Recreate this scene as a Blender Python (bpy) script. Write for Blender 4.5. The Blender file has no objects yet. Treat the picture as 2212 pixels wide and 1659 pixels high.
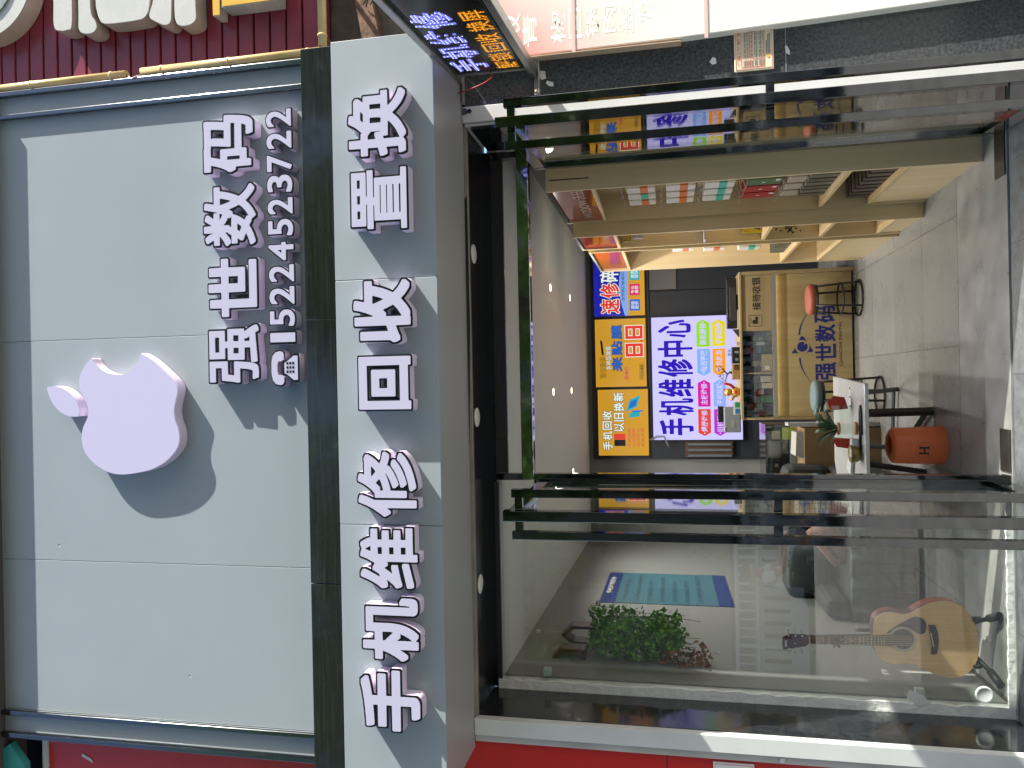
import bpy, bmesh, math, random
import numpy as np
from mathutils import Vector, Matrix
random.seed(7)
SC = bpy.context.scene
COL = SC.collection
rad = math.radians

# ---------------------------------------------------------------- camera, sky, sun, exposure
# the phone was held on its side: the picture's left edge is up
PITCH, ROLL = rad(11.6), rad(1.15)
Fw = Vector((0, math.cos(PITCH), math.sin(PITCH)))
X0 = Vector((1, 0, 0)); U0 = Vector((0, -math.sin(PITCH), math.cos(PITCH)))
Ru = math.cos(ROLL)*X0 - math.sin(ROLL)*U0
Uu = math.sin(ROLL)*X0 + math.cos(ROLL)*U0
cd = bpy.data.cameras.new("camera"); cam = bpy.data.objects.new("camera", cd); COL.objects.link(cam)
cd.sensor_width = 36.0; cd.lens = 36.0*1661/2212; cd.clip_start = 0.05; cd.clip_end = 500
R3 = Matrix((-Uu, Ru, -Fw)).transposed()
cam.matrix_world = Matrix.Translation((0, -4, 1.55)) @ R3.to_4x4()
SC.camera = cam

EXPO = 1.35
SC.view_settings.view_transform = 'Standard'; SC.view_settings.look = 'None'
SC.view_settings.exposure = EXPO; SC.view_settings.gamma = 1.0
SUNV = Vector((3.75, -1.12, 2.49)).normalized()
ELEV = math.asin(SUNV.z); ROT = math.atan2(SUNV.x, SUNV.y)
W = bpy.data.worlds.new("World"); SC.world = W; W.use_nodes = True
wn = W.node_tree.nodes; wl = W.node_tree.links
sky = wn.new('ShaderNodeTexSky'); sky.sky_type = 'NISHITA'; sky.sun_disc = False
sky.sun_elevation = ELEV; sky.sun_rotation = ROT
wl.new(sky.outputs[0], wn['Background'].inputs[0]); wn['Background'].inputs[1].default_value = 0.10
ld = bpy.data.lights.new("sun", 'SUN'); ld.energy = 4.8; ld.angle = rad(0.5); ld.color = (1.0, 0.95, 0.86)
lo_ = bpy.data.objects.new("sun", ld); COL.objects.link(lo_)
lo_.rotation_euler = SUNV.to_track_quat('Z', 'Y').to_euler(); lo_.location = SUNV*30
SC.cycles.max_bounces = 10; SC.cycles.transparent_max_bounces = 16
SC.cycles.use_denoising = True

# ---------------------------------------------------------------- materials
def S(h):
    h = h.lstrip('#'); r = [int(h[i:i+2], 16)/255 for i in (0, 2, 4)]
    return tuple(c/12.92 if c <= .04045 else ((c+.055)/1.055)**2.4 for c in r)
MC = {}
def mat(name, col, rough=.5, metal=0.0, bump=0.0, bscale=40, var=0.0, vscale=6, coat=0.0, stretch=None, trans=0.0, spec=.5):
    if name in MC: return MC[name]
    m = bpy.data.materials.new(name); m.use_nodes = True
    nt = m.node_tree; b = nt.nodes['Principled BSDF']
    if isinstance(col, str): col = S(col)
    b.inputs['Base Color'].default_value = (*col, 1)
    b.inputs['Roughness'].default_value = rough; b.inputs['Metallic'].default_value = metal
    b.inputs['Coat Weight'].default_value = coat; b.inputs['Coat Roughness'].default_value = .05
    b.inputs['Specular IOR Level'].default_value = spec
    b.inputs['Transmission Weight'].default_value = trans
    if bump or var:
        tc = nt.nodes.new('ShaderNodeTexCoord'); mp = nt.nodes.new('ShaderNodeMapping')
        nt.links.new(tc.outputs['Object'], mp.inputs[0])
        if stretch: mp.inputs['Scale'].default_value = stretch
    if var:
        n = nt.nodes.new('ShaderNodeTexNoise'); n.inputs['Scale'].default_value = vscale; n.inputs['Detail'].default_value = 6
        nt.links.new(mp.outputs[0], n.inputs['Vector'])
        mr = nt.nodes.new('ShaderNodeMapRange'); mr.inputs[1].default_value = .3; mr.inputs[2].default_value = .7
        mr.inputs[3].default_value = 1-var; mr.inputs[4].default_value = 1+var
        nt.links.new(n.outputs[0], mr.inputs[0])
        mx = nt.nodes.new('ShaderNodeVectorMath'); mx.operation = 'SCALE'; mx.inputs[0].default_value = col
        nt.links.new(mr.outputs[0], mx.inputs['Scale']); nt.links.new(mx.outputs[0], b.inputs['Base Color'])
        r2 = nt.nodes.new('ShaderNodeMapRange'); r2.inputs[3].default_value = max(.02, rough-.1); r2.inputs[4].default_value = min(1, rough+.1)
        nt.links.new(n.outputs[0], r2.inputs[0]); nt.links.new(r2.outputs[0], b.inputs['Roughness'])
    if bump:
        n2 = nt.nodes.new('ShaderNodeTexNoise'); n2.inputs['Scale'].default_value = bscale; n2.inputs['Detail'].default_value = 4
        nt.links.new(mp.outputs[0], n2.inputs['Vector'])
        bp = nt.nodes.new('ShaderNodeBump'); bp.inputs['Strength'].default_value = bump; bp.inputs['Distance'].default_value = .01
        nt.links.new(n2.outputs[0], bp.inputs['Height']); nt.links.new(bp.outputs[0], b.inputs['Normal'])
    MC[name] = m; return m
def emi(name, col, k=1.0, rough=.25, base=.25):
    """a backlit printed face or a lamp: gives off its own light"""
    if name in MC: return MC[name]
    c = S(col) if isinstance(col, str) else col
    m = mat(name, tuple(x*base for x in c), rough)
    b = m.node_tree.nodes['Principled BSDF']
    b.inputs['Emission Color'].default_value = (*c, 1); b.inputs['Emission Strength'].default_value = k/2**EXPO
    return m
def glassmat(name, tint=(.90, .95, .93), ior=.045, refl=1.0):
    if name in MC: return MC[name]
    m = bpy.data.materials.new(name); m.use_nodes = True; nt = m.node_tree; nt.nodes.clear()
    o = nt.nodes.new('ShaderNodeOutputMaterial'); mx = nt.nodes.new('ShaderNodeMixShader')
    t = nt.nodes.new('ShaderNodeBsdfTransparent'); t.inputs[0].default_value = (*tint, 1)
    g = nt.nodes.new('ShaderNodeBsdfGlossy'); g.inputs['Roughness'].default_value = 0.0; g.inputs[0].default_value = (refl, refl, refl, 1)
    lw = nt.nodes.new('ShaderNodeLayerWeight'); lw.inputs[0].default_value = .5
    p = nt.nodes.new('ShaderNodeMath'); p.operation = 'POWER'; p.inputs[1].default_value = 5
    a = nt.nodes.new('ShaderNodeMath'); a.operation = 'MULTIPLY_ADD'; a.inputs[1].default_value = 1-ior; a.inputs[2].default_value = ior
    nt.links.new(lw.outputs['Facing'], p.inputs[0]); nt.links.new(p.outputs[0], a.inputs[0])
    nt.links.new(a.outputs[0], mx.inputs[0]); nt.links.new(t.outputs[0], mx.inputs[1]); nt.links.new(g.outputs[0], mx.inputs[2])
    nt.links.new(mx.outputs[0], o.inputs[0]); MC[name] = m; return m
def wood(name, c1, c2, axis='z', scale=1.0, rough=.42):
    if name in MC: return MC[name]
    m = mat(name, c1, rough); nt = m.node_tree; b = nt.nodes['Principled BSDF']
    tc = nt.nodes.new('ShaderNodeTexCoord'); mp = nt.nodes.new('ShaderNodeMapping')
    s = {'x': (1.2, 22, 22), 'y': (22, 1.2, 22), 'z': (22, 22, 1.2)}[axis]
    mp.inputs['Scale'].default_value = tuple(v*scale for v in s)
    n = nt.nodes.new('ShaderNodeTexNoise'); n.inputs['Scale'].default_value = 1.6; n.inputs['Detail'].default_value = 8; n.inputs['Distortion'].default_value = .6
    cr = nt.nodes.new('ShaderNodeValToRGB'); cr.color_ramp.elements[0].position = .32; cr.color_ramp.elements[1].position = .68
    cr.color_ramp.elements[0].color = (*S(c1), 1); cr.color_ramp.elements[1].color = (*S(c2), 1)
    nt.links.new(tc.outputs['Object'], mp.inputs[0]); nt.links.new(mp.outputs[0], n.inputs['Vector'])
    nt.links.new(n.outputs[0], cr.inputs[0]); nt.links.new(cr.outputs[0], b.inputs['Base Color'])
    return m

# ---------------------------------------------------------------- mesh helpers
class MB:
    def __init__(s): s.v = []; s.f = []; s.sm = []
    def add(s, vs, fs, smooth=False):
        o = len(s.v); s.v += [tuple(p) for p in vs]
        for f in fs: s.f.append([i+o for i in f]); s.sm.append(smooth)
        return s
    def box(s, x0, x1, y0, y1, z0, z1):
        return s.add([(x0,y0,z0),(x1,y0,z0),(x1,y1,z0),(x0,y1,z0),(x0,y0,z1),(x1,y0,z1),(x1,y1,z1),(x0,y1,z1)],
                     [(0,3,2,1),(4,5,6,7),(0,1,5,4),(1,2,6,5),(2,3,7,6),(3,0,4,7)])
    def prism(s, poly, d, o=(0,0,0), a=(1,0,0), b=(0,0,1)):
        """polygon (p,q) in axes a,b extruded by vector d"""
        o = Vector(o); a = Vector(a); b = Vector(b); d = Vector(d); n = len(poly)
        base = [o + a*p + b*q for p, q in poly]
        s.add([tuple(v) for v in base] + [tuple(v+d) for v in base],
              [list(range(n)), list(range(2*n-1, n-1, -1))] + [(i, i+n, (i+1) % n+n, (i+1) % n) for i in range(n)])
        return s
    def tube(s, pts, r, seg=8, cap=True, smooth=True):
        pts = [Vector(p) for p in pts]; rs = r if isinstance(r, (list, tuple)) else [r]*len(pts)
        rings = []; prev = None
        for i, p in enumerate(pts):
            t = (pts[min(i+1, len(pts)-1)] - pts[max(i-1, 0)])
            t = t.normalized() if t.length > 1e-9 else Vector((0,0,1))
            if prev is None:
                up = Vector((0,0,1)) if abs(t.z) < .9 else Vector((1,0,0))
            else: up = prev
            a = t.cross(up).normalized(); b = a.cross(t).normalized(); prev = b
            rings.append([p + (a*math.cos(2*math.pi*k/seg) + b*math.sin(2*math.pi*k/seg))*rs[i] for k in range(seg)])
        vs = [tuple(v) for r_ in rings for v in r_]; fs = []
        for i in range(len(pts)-1):
            for k in range(seg):
                fs.append((i*seg+k, i*seg+(k+1) % seg, (i+1)*seg+(k+1) % seg, (i+1)*seg+k))
        s.add(vs, fs, smooth)
        if cap:
            o = len(s.v)-len(vs)
            s.f.append([o+k for k in range(seg)][::-1]); s.sm.append(False)
            s.f.append([o+(len(pts)-1)*seg+k for k in range(seg)]); s.sm.append(False)
        return s
    def lathe(s, prof, c=(0,0,0), seg=24, axis='z', smooth=True):
        vs = []; fs = []
        for r, z in prof:
            for k in range(seg):
                a = 2*math.pi*k/seg; p = (r*math.cos(a), r*math.sin(a), z)
                if axis == 'y': p = (p[0], -p[2], p[1])
                if axis == 'x': p = (p[2], p[0], p[1])
                vs.append((p[0]+c[0], p[1]+c[1], p[2]+c[2]))
        for i in range(len(prof)-1):
            for k in range(seg):
                fs.append((i*seg+k, i*seg+(k+1) % seg, (i+1)*seg+(k+1) % seg, (i+1)*seg+k))
        s.add(vs, fs, smooth); o = len(s.v)-len(vs)
        if prof[0][0] > 1e-6: s.f.append([o+k for k in range(seg)][::-1]); s.sm.append(False)
        if prof[-1][0] > 1e-6: s.f.append([o+(len(prof)-1)*seg+k for k in range(seg)]); s.sm.append(False)
        return s
    def ball(s, c, r, seg=14, n=9):
        r = (r, r, r) if not isinstance(r, (list, tuple)) else r
        vs = []; fs = []
        for i in range(n+1):
            t = math.pi*i/n
            for k in range(seg):
                a = 2*math.pi*k/seg
                vs.append((c[0]+r[0]*math.sin(t)*math.cos(a), c[1]+r[1]*math.sin(t)*math.sin(a), c[2]+r[2]*math.cos(t)))
        for i in range(n):
            for k in range(seg): fs.append((i*seg+k, (i+1)*seg+k, (i+1)*seg+(k+1) % seg, i*seg+(k+1) % seg))
        return s.add(vs, fs, True)
    def build(s, name, m, parent=None, bevel=0.0, seg=2, kind=None, local=False):
        me = bpy.data.meshes.new(name)
        off = Vector((0,0,0))
        if parent is not None and not local: off = wloc(parent)
        me.from_pydata([tuple(Vector(v)-off) for v in s.v], [], s.f); me.validate()
        for p, sm in zip(me.polygons, s.sm): p.use_smooth = sm
        bm = bmesh.new(); bm.from_mesh(me); bmesh.ops.remove_doubles(bm, verts=bm.verts, dist=1e-5)
        bmesh.ops.recalc_face_normals(bm, faces=bm.faces); bm.to_mesh(me); bm.free()
        me.materials.append(m)
        o = bpy.data.objects.new(name, me); COL.objects.link(o)
        if parent is not None: o.parent = parent
        if bevel:
            md = o.modifiers.new('b', 'BEVEL'); md.width = bevel; md.segments = seg; md.limit_method = 'ANGLE'; md.angle_limit = rad(40)
        if kind: o['kind'] = kind
        return o
def wloc(o):
    v = Vector((0,0,0))
    while o is not None: v = v + o.location; o = o.parent
    return v
def tag(o, label, cat, group=None):
    o['label'] = label; o['category'] = cat
    if group: o['group'] = group
    return o
def thing(name, label, cat, loc=(0,0,0), group=None, rz=0):
    o = bpy.data.objects.new(name, None); COL.objects.link(o); o.location = loc; o.rotation_euler = (0,0,rz)
    o.empty_display_size = .05
    return tag(o, label, cat, group)
def bx(name, m, b, parent=None, bevel=0, kind=None):
    return MB().box(*b).build(name, m, parent, bevel, kind=kind)
def dup(root, loc, label, rz=None, group=None):
    r = root.copy(); COL.objects.link(r); r.location = loc; r['label'] = label
    if rz is not None: r.rotation_euler = (0,0,rz)
    if group: r['group'] = group
    for ch in list(root.children):
        c_ = ch.copy(); COL.objects.link(c_); c_.parent = r
        for g in list(ch.children):
            d = g.copy(); COL.objects.link(d); d.parent = c_
    return r

# ---------------------------------------------------------------- lettering
_T = {}
def tri(body, off=0.0, res=4):
    """triangles of a piece of text, in em units, normalised to its bounding box -> (verts Nx2, faces, w, h)"""
    k = (body, off, res)
    if k in _T: return _T[k]
    cu = bpy.data.curves.new('t', 'FONT'); cu.body = body; cu.size = 1; cu.offset = off; cu.resolution_u = res
    ob = bpy.data.objects.new('t', cu); COL.objects.link(ob)
    dg = bpy.context.evaluated_depsgraph_get(); me = ob.evaluated_get(dg).to_mesh()
    v = np.array([p.co[:2] for p in me.vertices]); fs = [tuple(p.vertices) for p in me.polygons]
    ob.evaluated_get(dg).to_mesh_clear(); bpy.data.objects.remove(ob); bpy.data.curves.remove(cu)
    mn = v.min(0); mx = v.max(0); _T[k] = ((v-mn), fs, mx[0]-mn[0], mx[1]-mn[1]); return _T[k]
def txt(name, body, box, yp, m, parent=None, off=.012, depth=.0015, o=None, ux=None, uz=None, shear=0.0, res=3):
    """lettering that fills box=(x0,x1,z0,z1) on the plane y=yp facing -Y, or o/ux/uz for any plane"""
    v, fs, w, h = tri(body, off, res)
    if o is None:
        o = Vector((box[0], yp, box[2])); ux = Vector((box[1]-box[0], 0, 0)); uz = Vector((0, 0, box[3]-box[2]))
    else: o = Vector(o); ux = Vector(ux); uz = Vector(uz)
    n = ux.cross(uz).normalized()
    mb = MB(); pts = [o + ux*(p[0]/w) + uz*(p[1]/h) + ux*shear*(p[1]/h) + n*depth for p in v]
    mb.add(pts, fs)
    off_ = wloc(parent) if parent is not None else Vector((0,0,0))
    me = bpy.data.meshes.new(name); me.from_pydata([tuple(Vector(p)-off_) for p in mb.v], [], mb.f); me.materials.append(m)
    ob = bpy.data.objects.new(name, me); COL.objects.link(ob)
    if parent is not None: ob.parent = parent
    return ob
NR = 190
def raster(body):
    v, fs, w, h = tri(body, 0.0, 6)
    pad = .14; sc = NR/max(w, h); H = int((h+2*pad)*sc)+2; Wd = int((w+2*pad)*sc)+2
    img = np.zeros((H, Wd), bool); P = (v+pad)*sc
    for f in fs:
        for i in range(1, len(f)-1):
            a, b, c_ = P[f[0]], P[f[i]], P[f[i+1]]
            x0, x1 = int(min(a[0], b[0], c_[0])), int(max(a[0], b[0], c_[0]))+1
            y0, y1 = int(min(a[1], b[1], c_[1])), int(max(a[1], b[1], c_[1]))+1
            xs, ys = np.meshgrid(np.arange(x0, x1+1), np.arange(y0, y1+1))
            def e(p, q): return (q[0]-p[0])*(ys-p[1]) - (q[1]-p[1])*(xs-p[0])
            A, B, C_ = e(a, b), e(b, c_), e(c_, a)
            ok = ((A >= -.01) & (B >= -.01) & (C_ >= -.01)) | ((A <= .01) & (B <= .01) & (C_ <= .01))
            img[y0:y1+1, x0:x1+1] |= ok[:img.shape[0]-y0, :img.shape[1]-x0]
    return img, sc
def dilate(img, r):
    """square for the first 70 % so that ends stay square, then round"""
    o = img.copy(); k = int(round(r*.7))
    for _ in range(k):
        n = o.copy(); n[:, 1:] |= o[:, :-1]; n[:, :-1] |= o[:, 1:]; o = n
    for _ in range(k):
        n = o.copy(); n[1:] |= o[:-1]; n[:-1] |= o[1:]; o = n
    for _ in range(int(round(r))-k):
        n = o.copy(); n[:, 1:] |= o[:, :-1]; n[:, :-1] |= o[:, 1:]; n[1:] |= o[:-1]; n[:-1] |= o[1:]; o = n
    return o
def contours(img, eps=.55):
    f = img.astype(float)
    for _ in range(2):
        g = f.copy(); g[1:-1, 1:-1] = (f[1:-1, 1:-1]*4 + f[:-2, 1:-1]*2 + f[2:, 1:-1]*2 + f[1:-1, :-2]*2 + f[1:-1, 2:]*2 + f[:-2, :-2]+f[2:, 2:]+f[:-2, 2:]+f[2:, :-2])/16; f = g
    H, Wd = f.shape; seg = {}
    c = (f > .5)
    code = c[:-1, :-1]*1 + c[:-1, 1:]*2 + c[1:, 1:]*4 + c[1:, :-1]*8
    ys, xs = np.nonzero((code > 0) & (code < 15))
    def ix(a, b): return (.5-a)/(b-a) if b != a else .5
    T = {1:[(3,0)],2:[(0,1)],3:[(3,1)],4:[(1,2)],5:[(3,0),(1,2)],6:[(0,2)],7:[(3,2)],8:[(2,3)],9:[(2,0)],10:[(0,1),(2,3)],11:[(2,1)],12:[(1,3)],13:[(1,0)],14:[(0,3)]}
    nxt = {}; pos = {}
    for y, x in zip(ys, xs):
        def ed(e_):
            if e_ == 0: return ('h', y, x), (x+ix(f[y, x], f[y, x+1]), y)
            if e_ == 1: return ('v', y, x+1), (x+1, y+ix(f[y, x+1], f[y+1, x+1]))
            if e_ == 2: return ('h', y+1, x), (x+ix(f[y+1, x], f[y+1, x+1]), y+1)
            return ('v', y, x), (x, y+ix(f[y, x], f[y+1, x]))
        for a, b in T[int(code[y, x])]:
            ka, pa = ed(a); kb, pb = ed(b); nxt[ka] = kb; pos[ka] = pa; pos[kb] = pb
    out = []
    while nxt:
        s0 = next(iter(nxt)); k = s0; loop = []
        while k in nxt: loop.append(pos[k]); k = nxt.pop(k)
        if len(loop) > 8: out.append(rdp_closed(loop, eps))
    return out
def rdp(p, eps):
    if len(p) < 3: return p
    a, b = np.array(p[0]), np.array(p[-1]); ab = b-a; q = np.array(p); L = np.hypot(*ab)+1e-9
    d = np.abs(ab[0]*(q[:, 1]-a[1]) - ab[1]*(q[:, 0]-a[0]))/L; i = int(d.argmax())
    if d[i] > eps: return rdp(p[:i+1], eps)[:-1] + rdp(p[i:], eps)
    return [p[0], p[-1]]
def rdp_closed(l, eps):
    q = np.array(l); i = int(((q-q[0])**2).sum(1).argmax())
    return rdp(l[:i+1], eps)[:-1] + rdp(l[i:]+[l[0]], eps)[:-1]
def slab(name, loops, box, src, y_front, y_back, m, parent, grow=0.0):
    """flat shape with holes: loops mapped from src bounds to box, between two depths"""
    cu = bpy.data.curves.new('s', 'CURVE'); cu.dimensions = '2D'; cu.fill_mode = 'BOTH'; cu.extrude = abs(y_back-y_front)/2
    (sx0, sx1, sy0, sy1) = src
    for lp in loops:
        sp = cu.splines.new('POLY'); sp.points.add(len(lp)-1); sp.use_cyclic_u = True
        for i, (x, y) in enumerate(lp):
            sp.points[i].co = ((x-sx0)/(sx1-sx0)*(box[1]-box[0]), (y-sy0)/(sy1-sy0)*(box[3]-box[2]), 0, 1)
    ob = bpy.data.objects.new('s', cu); COL.objects.link(ob)
    dg = bpy.context.evaluated_depsgraph_get(); me = bpy.data.meshes.new_from_object(ob.evaluated_get(dg)); bpy.data.objects.remove(ob)
    off = wloc(parent) if parent is not None else Vector((0,0,0)); ym = (y_front+y_back)/2
    for v in me.vertices:
        x, y, z = v.co; v.co = (x+box[0]-off.x, ym - z - off.y, y+box[2]-off.z)
    me.name = name; me.materials.clear(); me.materials.append(m)
    o = bpy.data.objects.new(name, me); COL.objects.link(o)
    if parent is not None: o.parent = parent
    return o
def gtext(nm, body, box, y, m, parent, heavy=.03, m2=None, edge=.03, gap=.10, d=.001):
    """heavy poster lettering, one cut shape per character, optional outline behind"""
    n = len(body); w = (box[1]-box[0])/(n+gap*(n-1)); hs = []
    for i, ch in enumerate(body):
        b_ = (box[0]+i*w*(1+gap), box[0]+i*w*(1+gap)+w, box[2], box[3]); img, sc = raster(ch)
        L1 = contours(dilate(img, heavy*NR)); L2 = contours(dilate(img, (heavy+edge)*NR)) if m2 else None
        src = bounds(L2 or L1)
        if m2: slab(nm+'_outline', L2, b_, src, y-d, y, m2, parent)
        slab(nm, L1, b_, src, y-2*d, y-d*1.02, m, parent)
def bounds(loops):
    a = np.array([p for l in loops for p in l]); return a[:, 0].min(), a[:, 0].max(), a[:, 1].min(), a[:, 1].max()
# ================================================================ EXTERIOR
YP, YF = -.60, -.87          # upper sign panel and lower sign box fronts
ALU = mat('grey_panel', (.262,.303,.330), .36, 0.0, bump=.16, bscale=1.7, var=.03, vscale=1.5)
def dents(m):
    nt = m.node_tree; b = nt.nodes['Principled BSDF']
    old = b.inputs['Normal'].links[0].from_node
    tc = nt.nodes.new('ShaderNodeTexCoord'); v = nt.nodes.new('ShaderNodeTexVoronoi'); v.inputs['Scale'].default_value = 4.6; v.inputs['Randomness'].default_value = .8
    nt.links.new(tc.outputs['Object'], v.inputs['Vector'])
    mr = nt.nodes.new('ShaderNodeMapRange'); mr.inputs[1].default_value = 0; mr.inputs[2].default_value = .045; mr.interpolation_type = 'SMOOTHSTEP'
    nt.links.new(v.outputs['Distance'], mr.inputs[0])
    bp = nt.nodes.new('ShaderNodeBump'); bp.inputs['Strength'].default_value = .5; bp.inputs['Distance'].default_value = .010
    nt.links.new(mr.outputs[0], bp.inputs['Height']); nt.links.new(old.outputs[0], bp.inputs['Normal']); nt.links.new(bp.outputs[0], b.inputs['Normal'])
dents(ALU)
CHR = mat('polished_trim', (.17,.175,.18), .14, 1.0, bump=.08, bscale=12)
DKM = mat('black_mirror_steel', (.13,.135,.14), .05, 1.0, bump=.03, bscale=7)
BLK = mat('black_gloss', (.008,.009,.01), .12, 0, coat=.6)
CONC = mat('old_plaster', (.12,.10,.085), .9, bump=.6, bscale=30, var=.4, vscale=12)
WHT = mat('letter_white', (.68,.60,.76), .35)
INK = mat('letter_black_edge', (.006,.006,.007), .3)
FACE = emi('letter_face', '#dcdaf4', .50, rough=.3, base=.26)
APF = emi('logo_face', '#d4d1f0', .54, rough=.35, base=.30)

# building core behind the signs
struct_wall = bx('building_wall', CONC, (-6, 6, -.34, -.12, 2.62, 7.5)); tag(struct_wall, 'rough plaster wall of the building behind and above the shop signs', 'wall')

# upper sign panel: three folded sheets with seams, inner and outer polished trims
t = thing('shop_sign', 'tall pale grey metal sign panel carrying the bitten apple and the phone number', 'sign', (0, YP, 3.0))
for i, (a, b) in enumerate(((-1.64, -.8605), (-.859, .2695), (.271, 1.43))):
    bx('panel_sheet', ALU, (a, b, YP, YP+.03, 2.99, 5.2), t, .002)
for s_, a, b in ((-1, -1.76, -1.643), (1, 1.433, 1.545)): bx('side_sheet', ALU, (a, b, YP-.004, YP+.03, 2.99, 5.2), t)
bx('backing', CONC, (-1.78, 1.56, YP+.032, -.35, 2.9, 5.25), t)
for x in (-1.652, 1.432): MB().box(x-.012, x+.012, YP-.03, YP-.006, 2.99, 5.18).build('inner_trim', CHR, t, .004)
for x in (-1.765, 1.548): MB().box(x-.013, x+.013, YP-.035, YP-.006, 2.99, 5.18).build('outer_trim', CHR, t, .004)
# eave above the sign
tag(bx('eave', mat('eave_brown', (.07,.06,.055), .8, bump=.3), (-2.2, 1.565, -.69, -.3, 4.985, 5.3)), 'dark eave board running along the top of the pale sign panel', 'eave')

# black band under the upper panel
BAND = mat('black_band', (.010,.012,.011), .09, 0, bump=.05, bscale=3, var=.5, vscale=3, coat=.5, stretch=(1,1,30))
def scratches(m, amt=.35, st=(1.5, 1, 160), col=(.16,.17,.16)):
    nt = m.node_tree; b = nt.nodes['Principled BSDF']; src = b.inputs['Base Color'].links[0].from_socket
    tc = nt.nodes.new('ShaderNodeTexCoord'); mp = nt.nodes.new('ShaderNodeMapping'); mp.inputs['Scale'].default_value = st
    n = nt.nodes.new('ShaderNodeTexNoise'); n.inputs['Scale'].default_value = 2; n.inputs['Detail'].default_value = 5
    nt.links.new(tc.outputs['Object'], mp.inputs[0]); nt.links.new(mp.outputs[0], n.inputs[0])
    mr = nt.nodes.new('ShaderNodeMapRange'); mr.inputs[1].default_value = .56; mr.inputs[2].default_value = .74; mr.inputs[4].default_value = amt
    nt.links.new(n.outputs[0], mr.inputs[0]); mx = nt.nodes.new('ShaderNodeMixRGB'); mx.inputs[2].default_value = (*col, 1)
    nt.links.new(mr.outputs[0], mx.inputs[0]); nt.links.new(src, mx.inputs[1]); nt.links.new(mx.outputs[0], b.inputs['Base Color'])
scratches(BAND, .2, col=(.10,.11,.10))
t = thing('band_board', 'scuffed black glossy band between the two grey signboards', 'fascia band', (0, YF, 2.97))
for a, b in ((-1.9, -.862), (-.858, .30), (.303, 1.492)): bx('board', BAND, (a, b, YF+.004, YP-.001, 2.973, 3.115), t, .002)

# lower sign box
t = thing('shop_sign', 'long pale grey sign box over the shop door, carrying the large repair lettering', 'sign', (0, YF, 2.5))
for a, b in ((-1.76, -.597), (-.595, .463), (.465, 1.505)): bx('front_sheet', ALU, (a, b, YF, YF+.03, 2.507, 2.97), t, .002)
UND = mat('box_underside', (.30,.31,.30), .4, bump=.05, bscale=3)
bx('underside', UND, (-1.757, 1.50, YF+.032, -.385, 2.51, 2.53), t)
bx('end_cap', ALU, (-1.76, -1.742, YF+.032, -.385, 2.532, 2.968), t); bx('end_cap', ALU, (1.487, 1.505, YF+.032, -.385, 2.532, 2.968), t)
bx('top_sheet', ALU, (-1.74, 1.485, YF+.032, YP-.003, 2.955, 2.968), t)
MB().prism([(-.30,2.509),(.9,2.509),(.92,2.497),(.3,2.494)], (0,.004,0), (0,-.386,0)).build('lifted_edge', BLK, t)

# channel letters --------------------------------------------------
def letter(ch, box, ywall, label, cat='sign letter', heavy=.03, edge=.021, depth=.066, group=None, name='sign_letter'):
    img, sc = raster(ch); sc = NR
    L2 = contours(dilate(img, (heavy+edge)*NR)); L1 = contours(dilate(img, heavy*NR), .5)
    src = bounds(L2); cx = (box[0]+box[1])/2
    t = thing(name, label, cat, (cx, ywall, box[2]), group)
    yf = ywall-depth
    slab('side_return', [l for l in L2], box, src, yf+.006, ywall-.003, WHT, t)
    slab('black_edge', L2, box, src, yf, yf+.005, INK, t)
    slab('lit_face', L1, box, src, yf-.003, yf+.001, FACE, t)
    return t
LOW = [('手', (-1.458,-1.188,2.590,2.867), 'first', .038), ('机', (-1.162,-.883,2.591,2.853), 'second', .034), ('维', (-.857,-.588,2.589,2.857), 'third', .03),
       ('修', (-.555,-.268,2.588,2.861), 'fourth', .026), ('回', (-.103,.134,2.603,2.848), 'fifth', .045), ('收', (.178,.456,2.598,2.866), 'sixth', .038),
       ('置', (.654,.927,2.605,2.866), 'seventh', .022), ('换', (.963,1.259,2.602,2.873), 'last', .03)]
for ch, bxx, w_, hv in LOW:
    letter(ch, bxx, YF, f'large white character {ch} with black edge, {w_} from the left on the lower sign box', heavy=hv-.002, edge=.030)
UPP = [('强', (.025,.315,3.448,3.725), 'leftmost', .024), ('世', (.34,.635,3.453,3.722), 'second', .04), ('数', (.679,.987,3.451,3.741), 'third', .024), ('码', (1.032,1.322,3.458,3.734), 'rightmost', .034)]
for ch, bxx, w_, hv in UPP:
    letter(ch, bxx, YP, f'white character {ch} with black edge, {w_} of the four above the phone number', heavy=hv-.002, edge=.029)
DIG = [('1',(.209,.274)),('5',(.289,.379)),('2',(.392,.487)),('2',(.498,.590)),('4',(.600,.697)),('5',(.716,.805)),('2',(.818,.905)),('3',(.920,1.014)),('7',(1.021,1.109)),('2',(1.127,1.218)),('2',(1.230,1.323))]
ORD = ['first','second','third','fourth','fifth','sixth','seventh','eighth','ninth','tenth','eleventh and last']
for i, (ch, (a, b)) in enumerate(DIG):
    letter(ch, (a, b, 3.266, 3.404), YP, f'small white digit {ch} with black edge, {ORD[i]} digit of the phone number', heavy=.024, edge=.048, depth=.06)
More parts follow.
